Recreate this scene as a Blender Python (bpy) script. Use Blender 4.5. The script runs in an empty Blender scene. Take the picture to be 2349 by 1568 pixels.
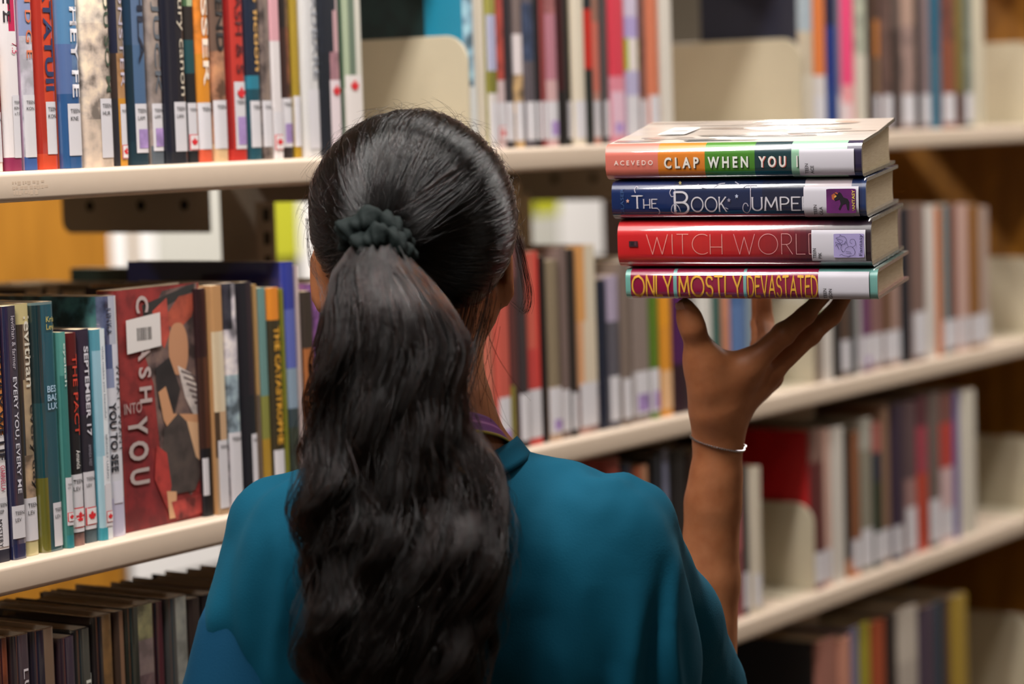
import bpy, bmesh, math, random
import numpy as np
from mathutils import Matrix, Vector

SC = bpy.context.scene
COL = SC.collection
random.seed(7)

# ------------------------------------------------------------------ camera
F_PX, CX, CY = 6000.0, 1174.5, 784.0            # focal length in pixels of the 2349 x 1568 frame
EYE = np.array([0.0, 0.0, 1.58])
PITCH, ROLL = math.atan(503.0 / F_PX), 0.031
# world x runs along the shelves to the right, world y into the shelves; the camera looks at them obliquely
SA = math.radians(33.5)
VR = np.array([math.sin(SA), -math.cos(SA), 0.0])    # level, to the right of the view
VF = np.array([math.cos(SA), math.sin(SA), 0.0])     # level, along the view
VROT = SA - math.pi / 2
UP = np.array([0, 0, 1.0])
_F = VF * math.cos(PITCH) - UP * math.sin(PITCH)
_R0 = VR; _U0 = VF * math.sin(PITCH) + UP * math.cos(PITCH)
CR = math.cos(ROLL) * _R0 - math.sin(ROLL) * _U0
CU = math.sin(ROLL) * _R0 + math.cos(ROLL) * _U0


def P(x, y, z):
    """point at depth z metres along the view axis, seen at x, y"""
    return EYE + z * (_F + (x - CX) / F_PX * CR - (y - CY) / F_PX * CU)


def proj(q):
    v = np.asarray(q, float) - EYE
    z = v @ _F
    return CX + F_PX * (v @ CR) / z, CY - F_PX * (v @ CU) / z, z


cam_data = bpy.data.cameras.new('camera')
cam = bpy.data.objects.new('camera', cam_data)
COL.objects.link(cam)
cam.matrix_world = Matrix(((CR[0], CU[0], -_F[0], EYE[0]), (CR[1], CU[1], -_F[1], EYE[1]),
                           (CR[2], CU[2], -_F[2], EYE[2]), (0, 0, 0, 1)))
cam_data.sensor_width = 36.0
cam_data.lens = 36.0 * F_PX / 2349.0
cam_data.clip_start = 0.05
cam_data.dof.use_dof = True
cam_data.dof.focus_distance = 2.18
cam_data.dof.aperture_fstop = 3.7
SC.camera = cam

SD = np.array([1.0, 0, 0]); SN = np.array([0, 1.0, 0])
SO = P(0, 1300, 2.195); Z2 = float(SO[2])
SO = np.array([SO[0], SO[1], 0.0])
SROT = math.atan2(SD[1], SD[0])
SHELF_Z = {0: Z2 + 0.66, 1: Z2 + 0.33, 2: Z2, 3: Z2 - 0.277, 4: Z2 - 0.607, 5: Z2 - 0.937}


def S(s, n, z):
    q = SO + s * SD + n * SN
    return np.array([q[0], q[1], z])


# ------------------------------------------------------------------ light and exposure
SC.view_settings.view_transform = 'Standard'
SC.view_settings.look = 'None'
SC.view_settings.gamma = 1.0
SC.view_settings.use_curve_mapping = False
SC.view_settings.exposure = -0.18
SC.cycles.max_bounces = 6
SC.cycles.diffuse_bounces = 3
SC.cycles.glossy_bounces = 3
SC.cycles.transmission_bounces = 3
SC.cycles.caustics_reflective = False
SC.cycles.caustics_refractive = False
world = bpy.data.worlds.new('World'); SC.world = world
world.use_nodes = True
world.node_tree.nodes['Background'].inputs[0].default_value = (0.75, 0.8, 1.0, 1)
world.node_tree.nodes['Background'].inputs[1].default_value = 0.02


def lamp(name, s, n, z, sx, sy, power, color=(1, 0.96, 0.92)):
    """fluorescent ceiling fitting or added fill light: a rectangular light under the ceiling, long side along the shelves"""
    l = bpy.data.lights.new(name, 'AREA'); l.shape = 'RECTANGLE'; l.size = sx; l.size_y = sy
    l.energy = power; l.color = color
    o = bpy.data.objects.new(name, l); COL.objects.link(o)
    o.location = S(s, n, z); o.rotation_euler = (0, 0, SROT)
    return o


CEIL = 2.75
lamp('ceiling_or_fill_lamp', -0.30, -0.36, CEIL - 0.03, 1.7, 0.13, 58)
lamp('ceiling_or_fill_lamp', 1.9, -0.66, CEIL - 0.03, 1.5, 0.16, 34)
lamp('ceiling_or_fill_lamp', 4.0, -0.75, CEIL - 0.03, 1.8, 0.16, 36)
lamp('ceiling_or_fill_lamp', -2.1, -1.2, CEIL - 0.03, 1.8, 0.16, 12)
lamp('ceiling_or_fill_lamp', 1.6, -2.9, CEIL - 0.03, 1.6, 0.3, 12)  # added fill that brightens the page ends of the held books
lamp('ceiling_or_fill_lamp', 2.6, 1.3, CEIL - 0.03, 3.4, 0.2, 95)  # added light behind the bookcase, makes the cards there bright
lamp('ceiling_or_fill_lamp', -1.9, 1.2, CEIL - 0.03, 1.6, 0.2, 26)  # added light for the brackets and post sides

# ------------------------------------------------------------------ materials


def lin(h):
    h = h.lstrip('#')
    if len(h) == 3:
        h = ''.join(c * 2 for c in h)
    c = [int(h[i:i + 2], 16) / 255 for i in (0, 2, 4)]
    return tuple(x / 12.92 if x <= 0.04045 else ((x + 0.055) / 1.055) ** 2.4 for x in c)


def nodes_of(name):
    m = bpy.data.materials.new(name); m.use_nodes = True
    nt = m.node_tree
    return m, nt, nt.nodes['Principled BSDF']


def simple_mat(name, color, rough=0.5, noise=0.0, scale=30.0, bump=0.0, metal=0.0, spec=0.5, coat=0.0):
    m, nt, b = nodes_of(name)
    c = lin(color) if isinstance(color, str) else color
    b.inputs['Base Color'].default_value = (*c, 1)
    b.inputs['Roughness'].default_value = rough
    b.inputs['Metallic'].default_value = metal
    b.inputs['Specular IOR Level'].default_value = spec
    b.inputs['Coat Weight'].default_value = coat
    if noise or bump:
        tc = nt.nodes.new('ShaderNodeTexCoord')
        n = nt.nodes.new('ShaderNodeTexNoise'); n.inputs['Scale'].default_value = scale
        n.inputs['Detail'].default_value = 5
        nt.links.new(tc.outputs['Object'], n.inputs['Vector'])
        if noise:
            mx = nt.nodes.new('ShaderNodeMix'); mx.data_type = 'RGBA'
            mx.inputs['A'].default_value = (*[x * (1 - noise) for x in c], 1)
            mx.inputs['B'].default_value = (*[min(1, x * (1 + noise)) for x in c], 1)
            nt.links.new(n.outputs['Fac'], mx.inputs['Factor'])
            nt.links.new(mx.outputs['Result'], b.inputs['Base Color'])
        if bump:
            bp = nt.nodes.new('ShaderNodeBump'); bp.inputs['Strength'].default_value = bump
            bp.inputs['Distance'].default_value = 0.002
            nt.links.new(n.outputs['Fac'], bp.inputs['Height'])
            nt.links.new(bp.outputs['Normal'], b.inputs['Normal'])
    return m


def jacket_mat(name, rough, coat, crinkle):
    """printed cover: colours come from the 'print' attribute, its alpha says how busy the artwork is"""
    m, nt, b = nodes_of(name)
    at = nt.nodes.new('ShaderNodeAttribute'); at.attribute_name = 'print'
    tc = nt.nodes.new('ShaderNodeTexCoord'); oi = nt.nodes.new('ShaderNodeObjectInfo')
    ad = nt.nodes.new('ShaderNodeVectorMath'); ad.operation = 'ADD'
    nt.links.new(tc.outputs['Object'], ad.inputs[0]); nt.links.new(oi.outputs['Random'], ad.inputs[1])
    n = nt.nodes.new('ShaderNodeTexNoise'); n.inputs['Scale'].default_value = 55; n.inputs['Detail'].default_value = 4
    nt.links.new(ad.outputs[0], n.inputs['Vector'])
    rp = nt.nodes.new('ShaderNodeValToRGB')
    rp.color_ramp.elements[0].position = 0.38; rp.color_ramp.elements[0].color = (0.16, 0.15, 0.17, 1)
    rp.color_ramp.elements[1].position = 0.66; rp.color_ramp.elements[1].color = (1.5, 1.42, 1.3, 1)
    e = rp.color_ramp.elements.new(0.5); e.color = (0.85, 0.8, 0.85, 1)
    nt.links.new(n.outputs['Fac'], rp.inputs['Fac'])
    mu = nt.nodes.new('ShaderNodeMix'); mu.data_type = 'RGBA'; mu.blend_type = 'MULTIPLY'
    nt.links.new(at.outputs['Alpha'], mu.inputs['Factor'])
    nt.links.new(at.outputs['Color'], mu.inputs['A']); nt.links.new(rp.outputs['Color'], mu.inputs['B'])
    nt.links.new(mu.outputs['Result'], b.inputs['Base Color'])
    b.inputs['Roughness'].default_value = rough
    b.inputs['Coat Weight'].default_value = coat; b.inputs['Coat Roughness'].default_value = 0.06
    b.inputs['Coat IOR'].default_value = 2.1 if coat > .9 else 1.5
    if crinkle:
        mp = nt.nodes.new('ShaderNodeMapping'); mp.inputs['Scale'].default_value = (60, 60, 7)
        n2 = nt.nodes.new('ShaderNodeTexNoise'); n2.inputs['Scale'].default_value = 1; n2.inputs['Detail'].default_value = 3
        nt.links.new(tc.outputs['Object'], mp.inputs['Vector']); nt.links.new(mp.outputs[0], n2.inputs['Vector'])
        bp = nt.nodes.new('ShaderNodeBump'); bp.inputs['Strength'].default_value = crinkle
        bp.inputs['Distance'].default_value = 0.0015
        nt.links.new(n2.outputs['Fac'], bp.inputs['Height'])
        nt.links.new(bp.outputs['Normal'], b.inputs['Coat Normal'])
    return m


MAT = {
    'jacket': jacket_mat('printed_jacket', 0.45, 0.25, 0.0),
    'plastic': jacket_mat('plastic_wrapped_jacket', 0.35, 1.0, 0.3),
    'print': jacket_mat('printed_paper', 0.6, 0.0, 0.0),
    'shelf': simple_mat('cream_painted_metal', 'd3bfaa', 0.42, 0.03, 60, 0.05),
    'bookend': simple_mat('grey_cream_metal', 'bfb49c', 0.38, 0.03, 40),
    'dark': simple_mat('slot_black', '14110f', 0.8),
    'bracket': simple_mat('bracket_metal', 'a89a88', 0.45, 0.03, 50),
    'wood': None, 'paper': None,
}


def wood_mat(name, a, bcol, rough=0.45):
    m, nt, b = nodes_of(name)
    tc = nt.nodes.new('ShaderNodeTexCoord'); mp = nt.nodes.new('ShaderNodeMapping')
    mp.inputs['Scale'].default_value = (14, 14, 1.2)
    n = nt.nodes.new('ShaderNodeTexNoise'); n.inputs['Scale'].default_value = 3; n.inputs['Detail'].default_value = 6
    nt.links.new(tc.outputs['Object'], mp.inputs['Vector']); nt.links.new(mp.outputs[0], n.inputs['Vector'])
    rp = nt.nodes.new('ShaderNodeValToRGB')
    rp.color_ramp.elements[0].color = (*lin(a), 1); rp.color_ramp.elements[1].color = (*lin(bcol), 1)
    rp.color_ramp.elements[0].position = 0.3; rp.color_ramp.elements[1].position = 0.7
    nt.links.new(n.outputs['Fac'], rp.inputs['Fac']); nt.links.new(rp.outputs['Color'], b.inputs['Base Color'])
    b.inputs['Roughness'].default_value = rough
    return m


MAT['wood'] = wood_mat('oak_veneer', '7a4c14', 'a8701f')
MAT['wood_bright'] = wood_mat('honey_oak_veneer', '946012', 'b87c22')


def paper_mat():
    m, nt, b = nodes_of('page_edges')
    tc = nt.nodes.new('ShaderNodeTexCoord'); mp = nt.nodes.new('ShaderNodeMapping')
    mp.inputs['Scale'].default_value = (1, 0.02, 0.02)
    n = nt.nodes.new('ShaderNodeTexNoise'); n.inputs['Scale'].default_value = 2600; n.inputs['Detail'].default_value = 2
    nt.links.new(tc.outputs['Object'], mp.inputs['Vector']); nt.links.new(mp.outputs[0], n.inputs['Vector'])
    rp = nt.nodes.new('ShaderNodeValToRGB')
    rp.color_ramp.elements[0].color = (*lin('dcc098'), 1); rp.color_ramp.elements[1].color = (*lin('eed8b4'), 1)
    rp.color_ramp.elements[0].position = 0.3; rp.color_ramp.elements[1].position = 0.6
    nt.links.new(n.outputs['Fac'], rp.inputs['Fac']); nt.links.new(rp.outputs['Color'], b.inputs['Base Color'])
    b.inputs['Roughness'].default_value = 0.8
    return m


MAT['paper'] = paper_mat()

# ------------------------------------------------------------------ object helpers


def tag(o, label=None, cat=None, group=None, kind=None):
    if label: o['label'] = label
    if cat: o['category'] = cat
    if group: o['group'] = group
    if kind: o['kind'] = kind
    return o


def empty(name, loc=(0, 0, 0), parent=None):
    o = bpy.data.objects.new(name, None); COL.objects.link(o); o.location = loc
    o.empty_display_size = 0.05
    if parent: o.parent = parent
    return o


def link_mesh(name, me, mat, parent=None):
    o = bpy.data.objects.new(name, me); COL.objects.link(o)
    if mat is not None: me.materials.append(mat)
    if parent is not None: o.parent = parent
    return o


def mesh(name, verts, faces, mat=None, parent=None, colors=None, smooth=False):
    """colors: one rgba per face, stored in the 'print' attribute"""
    me = bpy.data.meshes.new(name)
    me.from_pydata([tuple(map(float, v)) for v in verts], [], [tuple(f) for f in faces])
    if colors is not None:
        a = me.attributes.new('print', 'FLOAT_COLOR', 'FACE')
        a.data.foreach_set('color', np.array(colors, np.float32).ravel())
    if smooth:
        me.polygons.foreach_set('use_smooth', [True] * len(me.polygons))
    me.update()
    return link_mesh(name, me, mat, parent)


def box_data(x0, x1, y0, y1, z0, z1):
    v = [(x0, y0, z0), (x1, y0, z0), (x1, y1, z0), (x0, y1, z0), (x0, y0, z1), (x1, y0, z1), (x1, y1, z1), (x0, y1, z1)]
    f = [(0, 3, 2, 1), (4, 5, 6, 7), (0, 1, 5, 4), (1, 2, 6, 5), (2, 3, 7, 6), (3, 0, 4, 7)]
    return v, f


class MB:
    def __init__(self): self.v, self.f, self.c = [], [], []

    def add(self, v, f, col=None):
        k = len(self.v); self.v += list(v); self.f += [tuple(i + k for i in q) for q in f]
        self.c += [col or (1, 1, 1, 0)] * len(f)

    def box(self, *a, col=None): self.add(*box_data(*a), col)

    def build(self, name, mat, parent=None, smooth=False, bevel=0.0, seg=2):
        o = mesh(name, self.v, self.f, mat, parent, self.c, smooth)
        if bevel:
            b = o.modifiers.new('soft_edges', 'BEVEL'); b.width = bevel; b.segments = seg; b.limit_method = 'ANGLE'
        return o


def plate(poly, t, axis='x'):
    """extruded polygon: poly in (a, b) coordinates, thickness t along x (a=y, b=z) or y (a=x, b=z) or z"""
    n = len(poly)
    if axis == 'x': mk = lambda p, d: (d, p[0], p[1])
    elif axis == 'y': mk = lambda p, d: (p[0], d, p[1])
    else: mk = lambda p, d: (p[0], p[1], d)
    v = [mk(p, 0) for p in poly] + [mk(p, t) for p in poly]
    f = [tuple(range(n))[::-1], tuple(range(n, 2 * n))] + [(i, (i + 1) % n, n + (i + 1) % n, n + i) for i in range(n)]
    return v, f


def rounded(x0, x1, y0, y1, r, corners=(1, 1, 1, 1), k=6):
    pts = []
    for (cx, cy, a), on in zip(((x0 + r, y0 + r, 180), (x1 - r, y0 + r, 270), (x1 - r, y1 - r, 0), (x0 + r, y1 - r, 90)), corners):
        if on:
            pts += [(cx + r * math.cos(math.radians(a + 90 * i / k)), cy + r * math.sin(math.radians(a + 90 * i / k))) for i in range(k + 1)]
        else:
            pts.append(((x0 if a in (180, 90) else x1), (y0 if a in (180, 270) else y1)))
    return pts
# ------------------------------------------------------------------ the room
def slab(name, x0, x1, y0, y1, z0, z1, mat):
    m = MB(); m.box(x0, x1, y0, y1, z0, z1)
    return tag(m.build(name, mat), kind='structure')


carpet = simple_mat('grey_brown_carpet', '5a4c40', 0.95, 0.25, 400, 0.3)
plaster = simple_mat('warm_white_plaster', 'a89a86', 0.9, 0.03, 20)
tiles = simple_mat('ceiling_tile', 'b8b0a4', 0.95, 0.05, 150)
RX0, RX1, RY0, RY1 = -3.6, 7.6, -2.6, 6.6
slab('floor', RX0, RX1, RY0, RY1, -0.1, 0.0, carpet)
slab('ceiling', RX0, RX1, RY0, RY1, CEIL, CEIL + 0.1, tiles)
slab('wall_back', RX0, RX1, RY1, RY1 + 0.1, 0, CEIL, plaster)
slab('wall_front', RX0, RX1, RY0 - 0.1, RY0, 0, CEIL, plaster)
slab('wall_left', RX0 - 0.1, RX0, RY0, RY1, 0, CEIL, plaster)
slab('wall_right', RX1, RX1 + 0.1, RY0, RY1, 0, CEIL, plaster)

# ------------------------------------------------------------------ the bookcase: local x along the shelves, y into them
def on_shelf(name, s, n, z):
    o = empty(name, S(s, n, z)); o.rotation_euler = (0, 0, SROT)
    return o


def s_of_px(px, n, z):
    lo, hi = -1.2, 6.0
    for _ in range(60):
        mid = (lo + hi) / 2
        if proj(S(mid, n, z))[0] < px: lo = mid
        else: hi = mid
    return (lo + hi) / 2


def h_of_py(py, s, n, z):
    lo, hi = 0.0, 1.0
    for _ in range(50):
        mid = (lo + hi) / 2
        if proj(S(s, n, z + mid))[1] > py: lo = mid
        else: hi = mid
    return (lo + hi) / 2


DEPTH = 0.25                                     # depth of a shelf; the posts stand behind it
S_END = s_of_px(2452, 0, SHELF_Z[2])
S_POST = s_of_px(592, DEPTH, SHELF_Z[1] - 0.1); S_POST_R = s_of_px(638, DEPTH, SHELF_Z[1] - 0.1)
POST_W = S_POST_R - S_POST; S_POST += .002
BAYS = [S_POST - 0.86, S_POST, (S_POST + S_END) / 2, S_END]
case = on_shelf('bookcase', 0, 0, 0)
tag(case, 'cream metal library bookcase running from left to right behind the woman, with oak end panel', 'bookcase')
LIP = 0.026
for lv, z in SHELF_Z.items():
    for side in (0, 1):
        for a, b in zip(BAYS[:-1], BAYS[1:]):
            if side and (lv in (0, 4, 5)): continue
            y0, y1 = (0.0, DEPTH) if not side else (DEPTH + 0.06, 2 * DEPTH + 0.06)
            v, f = plate(rounded(y0, y1, z - LIP, z, 0.0045, k=4), b - a)
            m = MB(); m.add([(x + a, y, zz) for x, y, zz in v], f)
            o = m.build('shelf', MAT['shelf'], case, True)
            o.data.set_sharp_from_angle(angle=math.radians(50))
for s in BAYS[:-1]:
    m = MB(); m.box(s, s + POST_W, DEPTH + 0.003, DEPTH + 0.055, 0, 2.15)
    post = m.build('upright', MAT['bracket'], case, False, 0.002)
    d = MB()
    k = 0.05
    while k < 2.1:
        d.box(s + POST_W * .5 - .005, s + POST_W * .5 + .005, DEPTH + 0.0024, DEPTH + 0.0032, k, k + 0.014); k += 0.026
    d.build('slot', MAT['dark'], post)['kind'] = 'stuff'
    for lv, z in SHELF_Z.items():
        if lv == 5: continue
        for side in (0, 1):
            if side and (lv in (0, 4)): continue
            ya, yb = (0.012, DEPTH) if not side else (DEPTH + 0.06, 2 * DEPTH + 0.03)
            r = 0.014
            pl = rounded(ya, yb, z - (0.083 if side else 0.05), z - 0.004, r, (1, 0, 0, 0) if not side else (0, 1, 0, 0))
            v, f = plate(pl, 0.003)
            m = MB(); m.add([(x + s - 0.011, y, zz) for x, y, zz in v], f)
            br = m.build('bracket', MAT['bracket'], case, False, 0.0008)
            if side:
                for fy in (0.16, 0.45, 0.8):
                    h = MB()
                    c = [(ya + (yb - ya) * fy + 0.006 * math.cos(t * math.pi / 6), z - 0.052 + 0.006 * math.sin(t * math.pi / 6)) for t in range(12)]
                    v, f = plate(c, 0.0006); h.add([(x + s - 0.0115, y, zz) for x, y, zz in v], f)
                    h.build('hole', MAT['dark'], br)
m = MB(); m.box(BAYS[1] + POST_W + .002, S_END - .002, DEPTH + .025, DEPTH + .03, 0.02, SHELF_Z[2] - .03)  # dark sheet added in place of the shade behind the lower books
m.build('shade_panel', simple_mat('shade_dark_brown', '2c2219', .6), case)['label'] = 'added dark sheet standing for shade behind the lower shelves'
m = MB(); m.box(S_END + 0.001, S_END + 0.026, -0.01, 2 * DEPTH + 0.075, 0, 2.2)
m.build('end_panel', MAT['wood'], case, False, 0.002)['label'] = 'oak veneer end panel'
m = MB()                                                       # faded traces of old lettering tape on the shelf edge
rnd = random.Random(4)
zt = SHELF_Z[1] - .0085
for row_, (px0, px1) in enumerate(((28, 100), (28, 104), (30, 82))):
    a, b = s_of_px(px0, 0, zt), s_of_px(px1, 0, zt)
    x = a
    while x < b:
        w = rnd.uniform(.001, .004)
        m.box(x, x + w, -.00008, .0002, zt - row_ * .0042 - rnd.uniform(.0018, .0034), zt - row_ * .0042, col=C4('c2a790') if False else (*lin('c9b29b'), 0)); x += w + rnd.uniform(.0006, .003)
m.build('tape_residue', MAT['print'], case)
# ------------------------------------------------------------------ lettering
def arc(cx, cy, rx, ry, a0, a1, n=12):
    return [(cx + rx * math.cos(math.radians(a0 + (a1 - a0) * i / n)), cy + ry * math.sin(math.radians(a0 + (a1 - a0) * i / n))) for i in range(n + 1)]


GLYPH = {                                         # width, strokes (unit height)
    'A': (.72, [[(0, 0), (.36, 1), (.72, 0)], [(.13, .34), (.59, .34)]]),
    'B': (.56, [[(0, 0), (0, 1), (.28, 1)] + arc(.28, .76, .24, .24, 90, -90) + [(0, .52)], [(.28, .52)] + arc(.3, .26, .26, .26, 90, -90) + [(0, 0)]]),
    'C': (.72, [arc(.5, .5, .5, .5, 55, 305, 18)]),
    'D': (.64, [[(0, 0), (0, 1), (.2, 1)] + arc(.2, .5, .44, .5, 90, -90, 14) + [(0, 0)]]),
    'E': (.5, [[(.5, 1), (0, 1), (0, 0), (.5, 0)], [(0, .52), (.42, .52)]]),
    'F': (.48, [[(.48, 1), (0, 1), (0, 0)], [(0, .52), (.4, .52)]]),
    'G': (.72, [arc(.5, .5, .5, .5, 55, 340, 18) + [(.6, .42)]]),
    'H': (.6, [[(0, 0), (0, 1)], [(.6, 0), (.6, 1)], [(0, .36), (.6, .36)]]),
    'I': (.06, [[(.03, 0), (.03, 1)]]),
    'J': (.4, [[(.4, 1), (.4, .2)] + arc(.2, .2, .2, .2, 0, -180, 8)]),
    'K': (.58, [[(0, 0), (0, 1)], [(.54, 1), (0, .42)], [(.16, .58), (.58, 0)]]),
    'L': (.46, [[(0, 1), (0, 0), (.46, 0)]]),
    'M': (.8, [[(0, 0), (.08, 1), (.4, .25), (.72, 1), (.8, 0)]]),
    'N': (.62, [[(0, 0), (0, 1), (.62, 0), (.62, 1)]]),
    'O': (1.0, [arc(.5, .5, .5, .5, 0, 360, 26)]),
    'P': (.52, [[(0, 0), (0, 1), (.26, 1)] + arc(.26, .74, .26, .26, 90, -90) + [(0, .48)]]),
    'R': (.56, [[(0, 0), (0, 1), (.26, 1)] + arc(.26, .74, .26, .26, 90, -90) + [(0, .48)], [(.24, .48), (.56, 0)]]),
    'S': (.5, [arc(.25, .75, .23, .25, 20, 270, 12) + arc(.25, .25, .25, .25, 90, -160, 12)]),
    'T': (.6, [[(0, 1), (.6, 1)], [(.3, 1), (.3, 0)]]),
    'U': (.6, [[(0, 1), (0, .3)] + arc(.3, .3, .3, .3, 180, 360, 10) + [(.6, 1)]]),
    'V': (.64, [[(0, 1), (.32, 0), (.64, 1)]]),
    'W': (1.1, [[(0, 1), (.3, 0), (.55, .85), (.8, 0), (1.1, 1)]]),
    'Y': (.62, [[(0, 1), (.31, .45), (.62, 1)], [(.31, .45), (.31, 0)]]),
    ' ': (.3, []),
}


def ribbon(m, pts, w, col=(1, 1, 1, 0), caps=True):
    """flat stroke of width w along 2-d points, in the xz plane (y = 0)"""
    pts = [Vector(p) for p in pts]
    n = len(pts)
    if n < 2: return
    for i in range(1, n - 1):
        d1, d2 = pts[i] - pts[i - 1], pts[i + 1] - pts[i]
        if d1.length > 1e-9 and d2.length > 1e-9 and d1.normalized().dot(d2.normalized()) < .2:
            wl = isinstance(w, (list, tuple))
            ribbon(m, pts[:i + 1], w[:i + 1] if wl else w, col); ribbon(m, pts[i:], w[i:] if wl else w, col)
            disc(m, pts[i].x, pts[i].y, (w[i] if wl else w) / 2, col)
            return
    closed = (pts[0] - pts[-1]).length < 1e-6
    L, R = [], []
    for i in range(n):
        a = pts[i - 1] if i else (pts[-2] if closed else pts[0]); c = pts[i + 1] if i < n - 1 else (pts[1] if closed else pts[-1])
        d1 = (pts[i] - a); d2 = (c - pts[i])
        d1 = d1.normalized() if d1.length > 1e-9 else d2.normalized(); d2 = d2.normalized() if d2.length > 1e-9 else d1
        t = d1 + d2
        t = t.normalized() if t.length > 0.2 else d1
        k = min(1.8, 1 / max(0.3, t.dot(d1)))
        ww = w[i] if isinstance(w, (list, tuple)) else w
        nn = Vector((-t.y, t.x)) * (ww / 2 * k)
        L.append(pts[i] + nn); R.append(pts[i] - nn)
    v = [(p.x, 0, p.y) for p in L] + [(p.x, 0, p.y) for p in R]
    m.add(v, [(i, n + i, n + i + 1, i + 1) for i in range(n - 1)], col)


def resample(pts, step=.1):
    out = [pts[0]]
    for a, b in zip(pts[:-1], pts[1:]):
        k = max(1, math.ceil(math.hypot(b[0] - a[0], b[1] - a[1]) / step))
        out += [(a[0] + (b[0] - a[0]) * i / k, a[1] + (b[1] - a[1]) * i / k) for i in range(1, k + 1)]
    return out


def curve_through(pts, k=6):
    if len(pts) < 3: return resample(pts, .02)
    q = [pts[0]] + list(pts) + [pts[-1]]
    out = []
    for i in range(1, len(q) - 2):
        p0, p1, p2, p3 = q[i - 1:i + 3]
        for j in range(k):
            t = j / k
            out.append(tuple(.5 * ((2 * p1[c]) + (-p0[c] + p2[c]) * t + (2 * p0[c] - 5 * p1[c] + 4 * p2[c] - p3[c]) * t * t + (-p0[c] + 3 * p1[c] - 3 * p2[c] + p3[c]) * t ** 3) for c in (0, 1)))
    return out + [pts[-1]]


def disc(m, x, z, r, col=(1, 1, 1, 0), k=12):
    m.add([(x + r * math.cos(2 * math.pi * i / k), 0, z + r * math.sin(2 * math.pi * i / k)) for i in range(k)], [tuple(range(k))], col)


def poly(m, pts, col): m.add([(x, 0, z) for x, z in pts], [tuple(range(len(pts)))], col)


def stroke_text(txt, w=.09, gap=.16, jitter=0.0, serif=0.0, rnd=None):
    """returns MB with unit-height letters starting at x = 0, and the total width"""
    m = MB(); x = 0.0
    for ch in txt:
        gw, st = GLYPH[ch]
        sh = rnd.uniform(-jitter, jitter) if jitter else 0
        for s in st:
            pts = [(x + p[0] + sh * (p[1] - .5), p[1] + (rnd.uniform(-jitter, jitter) * .3 if jitter else 0)) for p in s]
            ribbon(m, resample(pts), w)
            if serif:
                for e in (pts[0], pts[-1]):
                    if abs(e[1] - 1) < .05 or abs(e[1]) < .05:
                        ribbon(m, resample([(e[0] - serif, e[1]), (e[0] + serif, e[1])]), w * .6)
            if w > .1:
                for e in (pts[0], pts[-1]): disc(m, e[0], e[1], w / 2, k=10)
        x += gw + gap
    return m, x - gap


_FONT_CACHE = {}


def font_text(txt, bold=0.0):
    """built-in font turned into a flat mesh in the xz plane; returns verts, faces, bounds"""
    key = (txt, bold)
    if key not in _FONT_CACHE:
        cu = bpy.data.curves.new('lettering', 'FONT'); cu.body = txt; cu.offset = bold; cu.resolution_u = 3
        o = bpy.data.objects.new('lettering', cu); COL.objects.link(o)
        dg = bpy.context.evaluated_depsgraph_get(); dg.update()
        me = o.evaluated_get(dg).to_mesh()
        v = [(p.co.x, 0.0, p.co.y) for p in me.vertices]; f = [tuple(p.vertices) for p in me.polygons]
        bpy.data.objects.remove(o); bpy.data.curves.remove(cu)
        xs = [p[0] for p in v] or [0, 1]; zs = [p[2] for p in v] or [0, 1]
        _FONT_CACHE[key] = (v, f, (min(xs), max(xs), min(zs), max(zs)))
    return _FONT_CACHE[key]


def C4(h, art=0.0):
    if h.endswith('~'): h, art = h[:-1], 0.85
    if h.endswith('-'): h, art = h[:-1], 0.4
    return (*lin(h), art)


MAPLE = [(0, -1), (.04, -.45), (.5, -.55), (.42, -.38), (.95, .05), (.8, .12), (.88, .42), (.6, .36), (.52, .48), (.28, .22),
         (.36, .72), (.18, .64), (0, 1)]
MAPLE = MAPLE + [(-x, z) for x, z in MAPLE[-2::-1]]


def leaf(m, cx, cz, r, col=(*lin('d8202a'), 0)):
    pts = [(cx + x * r, cz + z * r) for x, z in MAPLE]
    n = len(pts)                                   # fan from the centre keeps the outline
    m.add([(cx, 0, cz)] + [(x, 0, z) for x, z in pts], [(0, 1 + i, 1 + (i + 1) % n) for i in range(n)], col)


# ------------------------------------------------------------------ one book
class Spine:
    def __init__(self, t, bulge, r):
        self.t, self.b, self.r = t, bulge, min(r, t * .3)

    def y(self, x):
        t, r = self.t, self.r
        x = min(max(x, 0), t)
        y = -self.b * (1 - (2 * x / t - 1) ** 2)
        if x < r: y += r - math.sqrt(max(0, r * r - (r - x) ** 2))
        if x > t - r: y += r - math.sqrt(max(0, r * r - (x - t + r) ** 2))
        return y


def parse_bands(spec):
    out = []
    for part in spec.split(','):
        c, z = part.split(':') if ':' in part else (part, '1')
        cols = []
        k = c.split('+')
        for i, q in enumerate(k):
            if '@' in q: q, e = q.split('@'); cols.append((float(e), C4(q)))
            else: cols.append(((i + 1) / len(k), C4(q)))
        out.append((float(z), cols))
    return out


def conform(obj_mb, sp, off):
    obj_mb.v = [(x, sp.y(x) - off + y, z) for x, y, z in obj_mb.v]
    return obj_mb


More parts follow.
